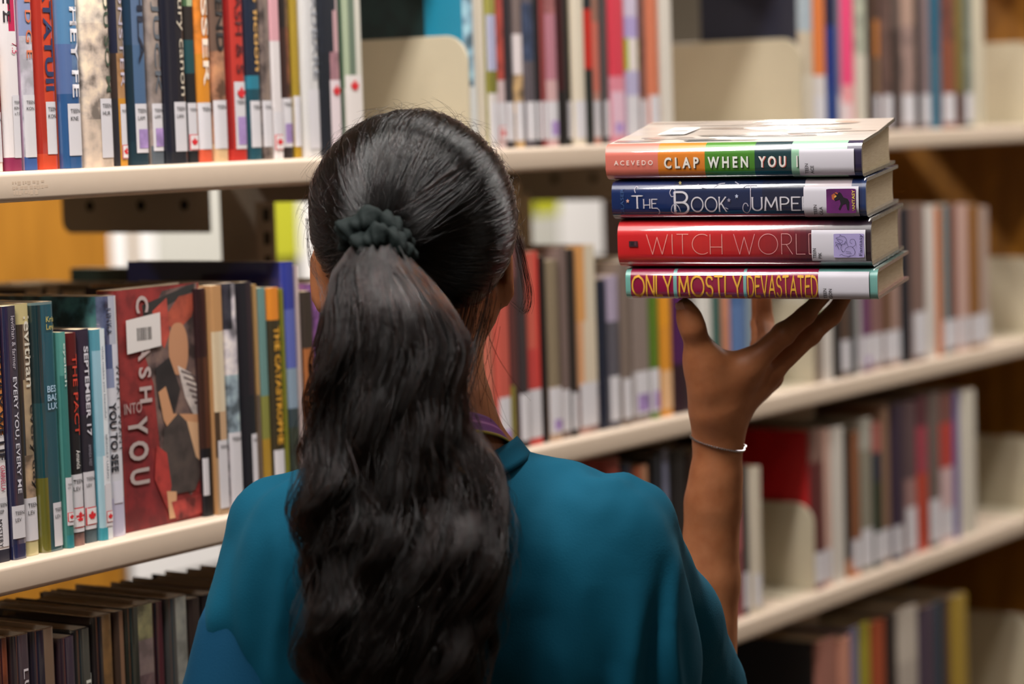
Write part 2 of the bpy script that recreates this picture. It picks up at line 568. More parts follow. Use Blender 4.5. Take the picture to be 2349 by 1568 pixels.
def book_parts(root, t, h, dp, bands, side=None, hard=True, mat='jacket', bulge=None, r=.004, flare=0.0, inner=None, nseg=8, top=None, rim=None):
    """cover, page block; origin at the foot of the spine, x across the spine, y towards the fore-edge, z up"""
    sp = Spine(t, (.0016 if hard else .0005) if bulge is None else bulge, r)
    c = min(.0028 if hard else .0008, t * .12)
    us = {0.0, 1.0}
    for i in range(1, nseg): us.add(i / nseg)
    for q in (.15, .4, .7, 1): us |= {round(sp.r / t * q, 4), round(1 - sp.r / t * q, 4)}
    for _, cols in bands: us |= {round(e, 4) for e, _ in cols}
    us = sorted(us)
    zs = [0.0] + [b[0] for b in bands]
    prof = [(0, dp)] + [(0, dp * .36)] + [(u * t, sp.y(u * t)) for u in us] + [(t, dp * .5)] + [(t, dp)]
    inn = [(min(max(x, c), t - c), max(y, c + .0005)) for x, y in prof]
    side2 = None
    if side and '|' in side: side, side2 = side.split('|'); side2 = C4(side2)
    side = C4(side) if side else bands[-1][1][0][1]
    side2 = side2 or side
    sider = C4(top) if top else bands[-1][1][-1][1]
    inner = C4(inner or 'd8cdbd')
    m = MB(); n = len(prof)
    for zi in range(len(zs) - 1):
        z0, z1 = zs[zi] * h, zs[zi + 1] * h
        cols = bands[zi][1]
        for i in range(n - 1):
            if i < 2: col = side if i else side2
            elif i >= n - 3: col = sider
            else:
                um = (us[i - 2] + us[i - 1]) / 2
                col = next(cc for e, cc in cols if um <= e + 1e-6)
            (xa, ya), (xb, yb) = prof[i], prof[i + 1]
            m.add([(xa, ya, z0), (xb, yb, z0), (xb, yb, z1), (xa, ya, z1)], [(0, 1, 2, 3)], col)
    for i in range(n - 1):
        (xa, ya), (xb, yb) = inn[i], inn[i + 1]
        m.add([(xa, ya, 0), (xb, yb, 0), (xb, yb, h), (xa, ya, h)], [(3, 2, 1, 0)], inner)
        ec = C4(rim) if rim else side if i < 2 else (sider if i >= n - 3 else bands[-1][1][0][1])
        for z, q in ((0, (3, 2, 1, 0)), (h, (0, 1, 2, 3))):
            (xc, yc), (xd, yd) = prof[i], prof[i + 1]
            m.add([(xc, yc, z), (xd, yd, z), (xb, yb, z), (xa, ya, z)], [q], ec)
    for i, cc in ((0, side), (n - 1, sider)):
        (xa, ya), (xb, yb) = prof[i], inn[i]
        m.add([(xa, ya, 0), (xb, yb, 0), (xb, yb, h), (xa, ya, h)], [(0, 1, 2, 3)], cc)
    if flare:
        m.v = [(x + (flare * max(0, y / dp) ** 1.5 if x > t * .5 else 0) * (1 if y > .004 else 0), y, z) for x, y, z in m.v]
    cover = m.build('cover', MAT[mat], root)
    # merge so the rounded spine shades smoothly
    bm = bmesh.new(); bm.from_mesh(cover.data); bmesh.ops.remove_doubles(bm, verts=bm.verts, dist=2e-5); bm.to_mesh(cover.data); bm.free()
    cover.data.polygons.foreach_set('use_smooth', [True] * len(cover.data.polygons))
    try: cover.data.set_sharp_from_angle(angle=math.radians(40))
    except Exception: pass
    ins = .004 if hard else .0004
    pb = MB()
    k = 7
    ys = [.005] + [.02] + [dp - ins - .0035 * 4 * (q / k) * (1 - q / k) for q in range(1)]
    xs = [c + (t - 2 * c) * q / k for q in range(k + 1)]
    top, bot = h - ins, ins
    for a, b in zip(xs[:-1], xs[1:]):
        ca, cb = [dp - ins - (.003 if hard else .0) * 4 * ((x - c) / (t - 2 * c)) * (1 - (x - c) / (t - 2 * c)) for x in (a, b)]
        ka, kb = [flare * .55 * ((x - c) / (t - 2 * c)) for x in (a, b)]
        pb.add([(a, .005, top), (b, .005, top), (b + kb, cb, top), (a + ka, ca, top)], [(0, 1, 2, 3)])
        pb.add([(a, .005, bot), (b, .005, bot), (b + kb, cb, bot), (a + ka, ca, bot)], [(3, 2, 1, 0)])
        pb.add([(a + ka, ca, bot), (b + kb, cb, bot), (b + kb, cb, top), (a + ka, ca, top)], [(3, 2, 1, 0)])
    pb.build('page_block', MAT['paper'], root)
    return sp


def patch(m, sp, x0, x1, z0, z1, off, col, N=6):
    """rectangle that follows the roundness of the spine"""
    for i in range(N):
        xa, xb = x0 + (x1 - x0) * i / N, x0 + (x1 - x0) * (i + 1) / N
        ya, yb = sp.y(xa) - off, sp.y(xb) - off
        m.add([(xa, ya, z0), (xb, yb, z0), (xb, yb, z1), (xa, ya, z1)], [(0, 1, 2, 3)], col)


def label_part(root, sp, h, f0, f1, z0, z1, text=None, sticker='', col='d6d2d6', off=.0004):
    t = sp.t
    m = MB(); N = 24 if off > .001 else 8
    for i in range(N):
        xa, xb = t * (f0 + (f1 - f0) * i / N), t * (f0 + (f1 - f0) * (i + 1) / N)
        m.add([(xa, 0, z0), (xb, 0, z0), (xb, 0, z1), (xa, 0, z1)], [(0, 1, 2, 3)], C4(col))
    conform(m, sp, off)
    lab = m.build('spine_label', MAT['print'], root, True)
    bm = bmesh.new(); bm.from_mesh(lab.data); bmesh.ops.remove_doubles(bm, verts=bm.verts, dist=1e-6); bm.to_mesh(lab.data); bm.free()
    w = t * (f1 - f0); xm = t * (f0 + f1) / 2
    for k in sticker:
        s = MB()
        if k in 'mMhi':
            r = min(w * .42, .0085)
            zc = {'m': z0 + r * 1.4, 'h': z0 + r * 1.4 + .003, 'M': z1 - r * 1.3, 'i': z1 - r * 1.3}[k]
            if k in 'mh':
                patch(s, sp, max(0, xm - r * 1.15), min(t, xm + r * 1.15), zc - r * 1.3, zc + r * 1.3, .0006, C4('d83a40'))
                patch(s, sp, max(0, xm - r * 1.0), min(t, xm + r * 1.0), zc - r * 1.15, zc + r * 1.15, .0008, C4('e6dede'))
            s3 = MB(); leaf(s3, xm, zc, r * .85); conform(s3, sp, .0010); s.add(s3.v, s3.f, s3.c[0])
            s.build('maple_leaf_sticker', MAT['print'], lab)
        if k in 'pq':
            a, b = z0 + .004, z0 + (z1 - z0) * (.48 if k == 'p' else .3)
            patch(s, sp, t * f0 + w * .18, t * f1 - w * .1, a, b, .0006, C4('a88cc4-'))
            s.build('lavender_sticker', MAT['print'], lab)
    if text:
        L = MB()
        for i, ln in enumerate(text.split('/')):
            v, f, (a, b, c, d) = font_text(ln)
            sz = min(.0052, w * .8 / 2.6 * 1.0)
            zt = z1 - .006 - i * sz * 1.25
            L.add([(xm - w * .36 + (x - a) * sz, 0, zt - sz * .4 + z * sz) for x, _, z in v], f, C4('1c1a1e'))
        if L.v: conform(L, sp, .0007); L.build('label_lettering', MAT['print'], lab)
    return lab


def spine_text(root, sp, h, txt, col, u0, u1, z0, z1, kind='f', bold=0.0, up=False, name='title_lettering', w=.1, off=.0006):
    """letters run down the spine from z1 to z0 (fractions of h), tops towards +x"""
    if kind == 'f':
        v, f, (a, b, c, d) = font_text(txt, bold)
    else:
        mm, wd = stroke_text(txt, w=w, jitter=.06 if kind == 'j' else 0, serif=.07 if kind == 'r' else 0, rnd=random.Random(3), gap=.2)
        v, f, (a, b, c, d) = mm.v, mm.f, (0, wd, 0, 1)
    t = sp.t
    m = MB()
    pts = []
    for x, _, z in v:
        q, k = (x - a) / max(1e-6, b - a), (z - c) / max(1e-6, d - c)
        if up: pts.append((t * (u1 - (u1 - u0) * k), 0, h * (z0 + (z1 - z0) * q)))
        else: pts.append((t * (u0 + (u1 - u0) * k), 0, h * (z1 - (z1 - z0) * q)))
    m.add(pts, f, C4(col)); conform(m, sp, off)
    return m.build(name, MAT['print'], root)


def spine_htext(root, sp, h, lines, col, u0, ztop, lh, name='title_lettering', off=.0006, bold=.01):
    """short lines set across the spine, one under another"""
    m = MB()
    for i, ln in enumerate(lines):
        v, f, (a, b, c, d) = font_text(ln, bold)
        z = h * ztop - i * lh
        m.add([(sp.t * u0 + (x - a) * lh * 1.05, 0, z + zz * lh * 1.05) for x, _, zz in v], f, C4(col))
    conform(m, sp, off)
    return m.build(name, MAT['print'], root)


def gradient(stops, n=44):
    """smooth printed gradient from the tail to the head: stops are (fraction from the head, colour)"""
    out = []
    for i in range(n):
        a = 1 - (i + .5) / n
        for (a0, c0), (a1, c1) in zip(stops[:-1], stops[1:]):
            if a0 <= a <= a1:
                q = (a - a0) / max(1e-9, a1 - a0)
                rgb = [round(int(c0[k:k + 2], 16) * (1 - q) + int(c1[k:k + 2], 16) * q) for k in (0, 2, 4)]
                out.append('%02x%02x%02x:%.4f' % (*rgb, (i + 1) / n)); break
    return ','.join(out)
# ------------------------------------------------------------------ rows of books
# (left px, right px at the foot, top px or height in m, long description, short description, colour bands from foot to head, some with shade painted into their left columns, extras)
USED = {}


def add_book(lv, e, prev, nxt, group, where, rnd, smin=-9):
    x0, x1, top, longd, short, bands, kw = e
    z = SHELF_Z[lv]
    n0 = kw.get('n', 0.014 + rnd.uniform(-.003, .003))
    s0, s1 = s_of_px(x0, .014, z), s_of_px(x1, .014, z)
    s0 = max(s0, smin)
    t = max(.004, s1 - s0 - .0006)
    h = top if isinstance(top, float) and top < 1 else h_of_py(top, (s0 + s1) / 2, n0, z)
    h = min(h, .29)
    hard = kw.get('hard', t > .016)
    dp = kw.get('dp', min(.165, h * rnd.uniform(.64, .69)))
    lab = kw.get('label')
    if not lab:
        full = longd + ' book'
        for w in (' with ', ' behind ', ' beside ', ' by '):
            if w in longd and 'paperback' not in longd and 'hardback' not in longd:
                i = longd.index(w); full = longd[:i] + ' book' + longd[i:]; break
        full = longd if 'paperback' in longd and not longd.endswith('anime') or 'hardback' in longd else full
        for the, ones in (('the ', ' ones'), ('', '')):
            a = f'between {the}{prev} and {nxt}{ones}' if prev and nxt else (f'just right of {the}{prev}{ones[:-1]}' if prev else f'just left of {the}{nxt}{ones[:-1]}')
            lab = f'{full}, {a}, {where}'
            if len(lab.split()) <= 16: break
    USED.setdefault(lab, []).append(1)
    root = empty('book', S(s0 + .0003, n0, z + .0002)); root.rotation_euler = (0, 0, SROT)
    tag(root, lab, 'book', group)
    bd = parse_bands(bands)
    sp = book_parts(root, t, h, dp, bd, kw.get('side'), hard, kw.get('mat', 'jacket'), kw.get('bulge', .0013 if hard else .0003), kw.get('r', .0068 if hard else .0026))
    if 'lab' in kw:
        f0, f1, a, b = kw['lab'] if kw['lab'] else (.06, .96, .008, .05)
        label_part(root, sp, h, f0, f1, a, b, kw.get('lt'), kw.get('st', ''), kw.get('lc', 'd6d2d6'))
    low = ((kw['lab'] or L0)[3] / h + .025) if 'lab' in kw else 0
    for lines, *rest in kw.get('ht', ()):
        spine_htext(root, sp, h, lines, *rest)
    for tx in kw.get('tx', ()):
        if tx[4] < low and tx[5] > low + .05: tx = (*tx[:4], low, *tx[5:])
        spine_text(root, sp, h, *tx)
    return root, s0 + .0003 + t, s1, t, h


def row(lv, entries, group, where, seed=1):
    rnd = random.Random(seed)
    smin = -9
    for i, e in enumerate(entries):
        if e is None: continue
        prev = entries[i - 1][4] if i and entries[i - 1] else None
        nxt = entries[i + 1][4] if i + 1 < len(entries) and entries[i + 1] else None
        smin = add_book(lv, e, prev, nxt, group, where, rnd, smin)[1] + .0001


L0 = (.06, .96, .008, .05)
LH = (.4, .97, .009, .05)
TL, TM, TR = 'top shelf', 'top shelf', 'top shelf'

row(1, [
    (-46, -20, .205, 'pale pink anime', 'pale pink', 'e6dede:.3,d8b8b0~', dict(lab=L0)),
    (-19, 18, .19, 'white spined anime paperback', 'white anime', 'f0dcd4:.2,e0c0a0~:.55,e8e0e0', dict(lab=L0, lt='TEEN/KIN/v.7')),
    (20, 57, .19, 'white light-novel with maroon top', 'white light-novel', '8a2a50:.06,e6dede:.62,e6dede+c02050@.75+e6dede:.8,8a1828', dict(lab=(.35, 1, .011, .064), lt='TEEN/KIN/v.7.5', tx=[('ELITE', '2a2228', .1, .45, .66, .92, 'f', .02), ('CLASSROOM', '2a2228', .55, .95, .78, 1.0, 'f', .01), ('7.5', 'c04060', .45, .85, .52, .57, 'f', 0, False, 'volume_number')])),
    (58, 86, .19, 'pale lilac with orange letters', 'pale lilac', '3a5a98:.06,c8c4cc-:.6,8a94b8:.85,b898b0', dict(lab=(.02, .98, .011, .064), lt='TEEN/KON', tx=[('E B R I D G E', 'd0704a', .35, .9, .5, .98, 'f', .01)])),
    (87, 142, .225, 'thick orange-red with blue lettering', 'orange-red', 'd84a2c:.06,b82c20@.4+d8482a:.85,c06a3a-', dict(lab=(.42, .97, .013, .058), lt='TEEN/KON', tx=[('ATATUII', '22305a', .45, .85, .3, .72, 'f', .03)], mat='plastic')),
    (145, 192, .215, 'blue spined with orange top', 'blue and orange', '2a5a90:.3,5a74a8+6a88b0-:.5,5a8cb8:.74,d8744a', dict(lab=(.2, .97, .011, .056), lt='TEEN/KNE', tx=[('AR THEY FE', 'd8d4d8', .45, .85, .28, .92, 'f', .02)], mat='plastic')),
    (193, 264, .21, 'cream floral patterned', 'floral', 'd8c4b0-:.2,d8c8b4~:.6,e4d8c4~', dict(lab=(.5, .97, .008, .06), lt='TEEN/HUR', tx=[('VE YOU SO M', '3a4a38', .72, .92, .3, .95, 'f', .01)])),
    (267, 302, .2, 'brown with orange foot', 'brown and orange', '2a2a30@.3+c88a2a:.3,3a2c28@.3+b08458-:.5,1c2038@.4+8a7868', dict(lab=(.4, .97, .006, .055), st='m', lt='TEEN', tx=[('MONSTER', 'b8b0c0', .5, .8, .35, .9, 'f', 0)])),
    (303, 354, .215, 'slate blue with dark edge', 'slate blue', '14303c:.1,0e2836@.3+4a6688:.5,123048@.3+586e8e:.8,0e2836@.3+9aa4b4', dict(lab=(.3, .97, .011, .055), lt='TEEN/LAM', st='p', tx=[('HLA', '1c2034', .55, .85, .42, .75, 'f', .02)])),
    (355, 382, .21, 'grey-brown with grey letters', 'grey-brown', '586068:.08,9a8c84-', dict(lab=(.05, .98, .012, .055), lt='TEEN/LAM', st='p', tx=[('JUCK', '5a6068', .2, .9, .3, .7, 'f', .01)])),
    (383, 434, .22, 'near-black with cream script', 'near-black', '20242e:.05,14182a+26242c', dict(lab=(.3, .97, .011, .056), lt='TEEN/LAN', tx=[('Inkcentury canon', 'd0c4b0', .55, .9, .27, .98, 'f', .0)], mat='plastic')),
    (435, 459, .205, 'dark green and black', 'dark green', '1a1c20:.4,1c4a50:.55,2a2422:.7,4a6a48+a8b890@.9+1c2a20', dict(lab=(.05, .98, .011, .055), lt='TEEN', st='m')),
    (459, 489, .2, 'orange spined scribbled', 'orange', 'd85a3c:.06,d88a28:.5,e88a30-:.8,e8a080', dict(lab=(.02, .98, .012, .055), lt='TEEN', tx=[('LESSER', 'f0dcc8', .3, .8, .35, .95, 'f', .02)])),
    (490, 524, .205, 'tan and brown photographic', 'tan photographic', 'd8b488:.08,b08060~:.5,6a5448+8a7060', dict(lab=(.06, .97, .012, .057), lt='TEEN', tx=[('LEGEND', '201c1c', .25, .8, .5, .95, 'f', .03)])),
    (526, 573, .215, 'bright red with dark lettering', 'bright red', 'c83028:.05,9c1418@.22+d03c34', dict(lab=(.3, .98, .011, .074), lt='  //TEEN', st='Mp', tx=[('S OF ASH & S', '58181c', .45, .8, .38, .95, 'f', .01)], mat='plastic')),
    (574, 607, .21, 'navy with gold script', 'navy and gold', '1a4a58:.32,2a7a90:.38,1a2438', dict(lab=(.15, .99, .012, .056), lt='TEEN', tx=[('Gods fiction', 'd0a058', .5, .9, .4, .95, 'f', .02)])),
    (608, 630, .2, 'slim grey-brown', 'grey-brown', '7a6c64~+8a7a70-', dict(lab=(.02, .98, .012, .056), lt='TEEN')),
    (631, 653, .205, 'slim white and pink', 'white and pink', 'e0d8d8:.55,d8a0a8:.78,dcd0d0', dict(lab=(.04, .98, .008, .045), st='m')),
    (655, 683, .21, 'black with small orange figure', 'black and orange', '2a2020:.25,3a2420+7a4a2c~:.6,241c1c+6a5030~', dict(lab=(.05, 1, .011, .058), lt='TEEN', st='p')),
    (684, 700, .215, 'slim mustard yellow', 'mustard', 'b08a20:.08,a88c2c', dict(lab=(0, .8, .011, .06))),
    (702, 740, .215, 'white with grey lettering', 'white lettered', 'dcdada+e4e2e2', dict(lab=(.2, .98, .008, .066), tx=[('THREADBARE', '8a8c94', .5, .85, .35, .98, 'f', .02)], mat='plastic')),
    (741, 789, .205, 'black with pale pink swirl', 'black and pink', '1c2028:.3,1c2028@.4+a87c84-:.5,1e222c@.6+c8a0a4:.7,1e222c@.75+c8b0b0', dict(lab=(.35, .98, .008, .075), lc='e4d4d8', st='i')),
    (790, 798, .2, 'very slim dark green', 'slim green', '1a4830', {}),
    (799, 847, .21, 'sage green and white end', 'sage green', 'd0ccc0:.32,a8b498@.25+6a7a68@.55+d8d4c8:.75,c8c8bc@.55+dcd8cc', dict(lab=(.08, .8, .008, .08), lc='e0d8d4', st='i')),
], 'books on the top shelf, left of the first gap', TL, 11)

row(1, [
    (1079, 1102, .225, 'tall white with sky-blue zigzag', 'blue zigzag', 'd8d8d4:.3,90b8c8~+d8d4cc:.75,b0c8d4-+dcd8d0', dict(side='0f7d9c|0c2a2a-')),
    (1103, 1122, .215, 'plain cream', 'cream', 'd8ccb8+e0d4c0@.9+b0a490', {}),
    (1123, 1142, .2, 'slim olive and lavender', 'olive and lavender', 'd8d0cc:.3,7c7830:.42,b0b0cc:.72,9a9448', dict(lab=L0)),
    (1143, 1162, .205, 'rust red over lilac', 'rust red', 'd0b8b8:.36,b04a40-:.9,c05848', dict(lab=L0, st='m')),
    (1163, 1187, .215, 'charcoal with gold foot', 'charcoal', '3a3438:.35,302a30', dict(lab=L0)),
    (1188, 1208, .2, 'brown-grey with white middle', 'brown-grey', 'c8a878~:.4,e0d4d4:.62,7a6a66', dict(lab=L0)),
    (1209, 1231, .21, 'slate navy', 'slate navy', '5a5258:.45,3c4862-:.75,5a545c', dict(lab=L0)),
    (1232, 1242, .2, 'slim black', 'slim black', '1c1a1e', dict(lab=L0)),
    (1243, 1253, .205, 'slim red-brown', 'slim red-brown', '8a3a38', dict(lab=L0)),
    (1254, 1282, .21, 'dusty pink', 'dusty pink', 'd0a8a8:.35,b87a88:.7,a86a6a-', dict(lab=L0, st='p')),
    (1283, 1308, .205, 'black and maroon', 'black and maroon', '1a1616:.3,3a1014+181818', {}),
    (1309, 1319, .2, 'slim black with gold edge', 'black and gold', '1a1c1c@.6+8a7438', dict(lab=L0)),
    (1320, 1345, .215, 'cream white', 'cream white', 'dcd0bc', dict(lab=L0)),
    (1346, 1368, .205, 'black and scarlet', 'black and scarlet', '1e2420:.42,c8281c:.75,1a2228', {}),
    (1369, 1386, .2, 'salmon pink', 'salmon', 'c89080:.3,d87a68:.7,a87a68', dict(lab=L0)),
    (1387, 1397, .2, 'slim dark grey', 'slim dark grey', '4a4444', dict(lab=L0)),
    (1398, 1437, .215, 'wide coral red', 'coral red', 'e08a9a:.36,d83e50:.8,d8485c', dict(lab=(.1, .8, .008, .06), lc='e0b8c8', st='q')),
    (1438, 1474, .21, 'white lilac with lime ring', 'lilac with lime ring', 'b8b0d0:.4,a8b428@.25+e8dcd8@.8+a8b428:.58,b0a0d0:.7,d0c4d8', dict(lab=(.1, .98, .008, .055))),
    (1475, 1489, .205, 'slim brown', 'slim brown', '7a5248-', dict(lab=L0)),
    (1490, 1515, .21, 'salmon orange', 'salmon orange', 'd07858', dict(lab=(.02, .98, .008, .055))),
    (1516, 1549, .225, 'broad white cream', 'broad cream', 'dcd4c8', {}),
], 'books on the top shelf between the two gaps', TM, 12)

row(1, [
    (1842, 1869, .225, 'cream with navy cover beside the gap', 'cream', 'd4c8b4:.35,c8b8a0:.6,a8b4bc', dict(side='15182e')),
    (1870, 1901, .215, 'bright orange', 'bright orange', 'dcd4d0:.36,e07c3c', dict(lab=L0)),
    (1902, 1921, .205, 'royal blue', 'royal blue', '1c3c80:.3,16307c:.7,141c40', {}),
    (1922, 1930, .205, 'slim lilac grey', 'lilac grey', '8a8496', dict(lab=L0)),
    (1931, 1966, .215, 'hot pink', 'hot pink', 'f0a0a4:.3,f0487c', dict(lab=(.1, .7, .008, .04), lc='e8d0d0')),
    (1967, 1994, .21, 'grey-cream', 'grey-cream', 'd0c8b8:.5,b0b4a0-', {}),
    (1995, 2008, .2, 'slim dark brown', 'slim dark brown', '3a2418', {}),
    (2009, 2025, .205, 'tan-orange', 'tan-orange', '8a6a50:.5,c07838:.75,5a4034', dict(lab=L0)),
    (2026, 2046, .21, 'taupe', 'taupe', '6a5048-', dict(lab=L0)),
    (2047, 2069, .2, 'very dark brown', 'very dark brown', '3c2e2a:.7,5a4a44', {}),
    (2070, 2107, .21, 'pinkish brown', 'pinkish brown', '9a8078-:.7,b09080', dict(lab=L0)),
    (2108, 2120, .2, 'slim black-brown', 'black-brown', '2c2420', {}),
    (2121, 2141, .205, 'mauve grey', 'mauve grey', '8a7474', dict(lab=L0)),
    (2142, 2161, .215, 'teal blue', 'teal blue', '3a6a80:.5,24607a', {}),
    (2162, 2195, .21, 'red-brown', 'red-brown', '8a4a34:.6,7a4438-', dict(lab=L0)),
    (2196, 2216, .205, 'olive brown', 'olive brown', '5a3a34:.25,7a6a34', {}),
    (2217, 2233, .2, 'grey teal', 'grey teal', '7a8478-', dict(lab=L0)),
    (2234, 2260, .2, 'end-of-row cream', 'end cream', 'cfc4ac', {}),
], 'books on the top shelf, right of the second gap', TR, 13)

ML, MC, MR = 'middle shelf', 'middle shelf', 'middle shelf'
T6 = (.02, .98, .012, .05)
row(2, [
    (-48, -4, 710, 'pale blue half-seen', 'pale blue', 'b8c4d0', dict(lab=L0)),
    (-3, 28, 706, 'white thriller with red script', 'white thriller', '2a2a38:.05,e6e0e0:.5,e0d4c8+d8884a:1', dict(lab=(.02, .98, .013, .055), lt='TEEN/LEP', tx=[('THIS IS WHY WE LIE', '1c1a24', .35, .9, .4, .97, 'f', .02), ('GABRIELLA', 'b83a58', .45, .8, .24, .38, 'f', .01), ('MYSTERY', '1c1c24', .1, .4, .06, .17, 'f', 0)])),
    (30, 61, 702, 'navy with white vertical title', 'navy', '1c2450:.06,24284a@.35+5a5468@.75+8a8088:.15,1e2248@.3+3c3848', dict(lab=(.02, .98, .018, .046), lt='TEEN/LEV', tx=[('EVERY YOU, EVERY ME', 'd8d4dc', .4, .75, .26, .72, 'f', .01), ('levithan & farmer', 'c0b8c0', .5, .78, .75, .96, 'f', 0)], mat='plastic')),
    (62, 99, 697, 'cream photographic with lower-case title', 'cream lower-case', 'd0c490:.06,3a3228@.2+b0987c~:.4,3a322c@.3+a89478-:.7,40362e@.4+8a7a68-:.92,cfc08a', dict(lab=(.1, .97, .013, .05), lt='TEEN/LEV', tx=[('levithan', 'd8d0c0', .45, .9, .67, .95, 'f', .01), ('every day', '241e1c', .5, .95, .26, .6, 'f', .01)], mat='plastic')),
    (100, 152, 693, 'tall teal hardback with olive edge', 'teal hardback', '6c6a24@.3+18505a:.3,1c4a50@.3+18505e:.6,12343a@.3+185666@.8+345c68:.99,708888', dict(lab=(.45, .99, .004, .042), ht=[(['Kris', 'Levi'], 'c0b060', .5, .92, .0066), (['BES', 'BAD', 'LUC'], 'a8c4d8', .42, .64, .0075, 'title_lettering', .0006, .02)], lt='TEEN/LEV', mat='plastic')),
    (153, 168, 762, 'slim green-teal paperback', 'slim green-teal', '2a8088:.06,3a7a74:.8,5a9a90', dict(lab=(.02, .98, .02, .062), st='h', lt='TEEN/LEV', tx=[('eyelash', 'd8e0d8', .3, .7, .75, .95, 'f', .01)])),
    (169, 201, 764, 'black paperback with red title', 'black and red', '8a6860~:.06,1c1a1e:.6,2a1414:.85,5a1416', dict(lab=(.02, .98, .012, .063), st='h', lt='TEEN/LEV', tx=[('THE PACT', 'c83c28', .4, .75, .52, .9, 'f', .01), ('Amanda', 'd8d4d0', .4, .7, .31, .45, 'f', .01)], dp=.13)),
    (202, 230, 755, 'dark plum paperback with white title', 'dark plum', '5a6a70-:.06,2c2832:.6,34283a', dict(lab=(.02, .98, .012, .063), st='h', lt='TEEN/LEV', tx=[('SEPTEMBER 17', 'd8d4dc', .4, .78, .5, .92, 'f', .02), ('AMANDA WEST', '9a94a0', .45, .68, .31, .46, 'f', 0)], dp=.13)),
    (231, 260, 755, 'pale blue and white paperback', 'pale blue', '3a98a8@.5+dce0e4:.06,a8ccd8@.35+e4e4e8:.4,98c0d0@.5+e0e4e8:.9,5a9aac@.5+d8e0e4', dict(lab=(.4, .98, .012, .05), st='h', tx=[('what makes you beautiful', '5a6878', .55, .75, .58, .92, 'f', 0), ('BRIDGET LIANG', '5a6470', .58, .74, .28, .5, 'f', 0)], dp=.13)),
    (261, 301, 679, 'white with blue mountain and black title', 'white and blue', 'c8c4dc:.16,dcdce4:.62,8a96b8@.5+e0e0ea:.7,4a5c88@.45+d8d8e4:.8,5a6484~+b8bccc@.7+dcd8d8', dict(side='3c6a70~', tx=[('YOU TO SEE', '1c1e28', .15, .52, .27, .56, 'f', .03), ('WHAT I WANT', '30343c', .6, .88, .35, .72, 'f', 0), ('LINKA', '3a4058', .2, .45, .84, .95, 'f', .01)], lab=(.2, .7, .03, .05), lc='d4d2de', dp=.15, mat='plastic')),
], 'books on the middle shelf, left of the face-out book', ML, 21)

row(2, [
    (476, 499, 662, 'dark maroon brown', 'maroon brown', '16161c:.3,3a2018@.4+5a3424:.7,2a1216@.5+3a1a1e', dict(lab=(.02, .5, .02, .055))),
    (500, 525, 655, 'cream and tan striped', 'cream and tan', 'a88a6a:.25,4a3828@.3+c8a480:.45,d8c4a4+dcccb0:.8,c09060', dict(lab=(.06, .98, .006, .07), lt='TEEN')),
    (526, 561, 650, 'black and white marbled', 'marbled', 'b8b4bc~:.3,9ab0b8~:.6,d0ccd0~:.8,3a3a44~+d8d4d8~', dict(lab=(.1, .97, .006, .075), lt='TEEN')),
    (562, 603, 648, 'black and plum', 'black and plum', '181a22:.5,1a1a22@.5+2c2028', dict(lab=(.5, .98, .006, .07), lt='TEEN')),
    (604, 613, 652, 'slim brown-tan', 'slim brown-tan', '6a5a4c:.5,b08a58', {}),
    (614, 634, 660, 'sea-green and mustard', 'sea-green', 'b08a30:.3,8a8a44:.5,6a908c', {}),
    (635, 661, 660, 'black with yellow blocks and orange head', 'yellow block', 'c08a30:.1,3a3220:.85,e0882c', dict(tx=[('THE CATASTROPHE', 'd0982c', .25, .75, .15, .82, 'f', .04)], lab=L0)),
    (662, 671, 662, 'slim olive', 'slim olive', '7a7a24', {}),
    (672, 699, 600, 'tall blue large-format', 'tall blue', '2a3a30-:.3,2a4048:.38,8aa0b4:.55,5a68b8:.8,2c3c9c', dict(side='141d5c', dp=.2, mat='plastic')),
    (700, 709, 610, 'slim pinkish white', 'pinkish white', 'c8b4b0', dict(dp=.16)),
    (710, 732, 668, 'brown and orange half-hidden', 'brown and orange', '8a5a3c:.4,a86434:.72,3a3028', dict(lab=L0)),
    (733, 758, 650, 'violet patterned half-hidden', 'violet patterned', '8a5a98~', dict(lab=L0)),
    (759, 790, 660, 'dark green', 'dark green', '24402c', dict(lab=L0)),
    (791, 816, 640, 'ivory', 'ivory', 'd8ccb4', dict(lab=L0)),
    (817, 850, 650, 'navy blue', 'navy blue', '20284a', dict(lab=L0)),
], 'books on the middle shelf, right of the face-out book', ML, 22)

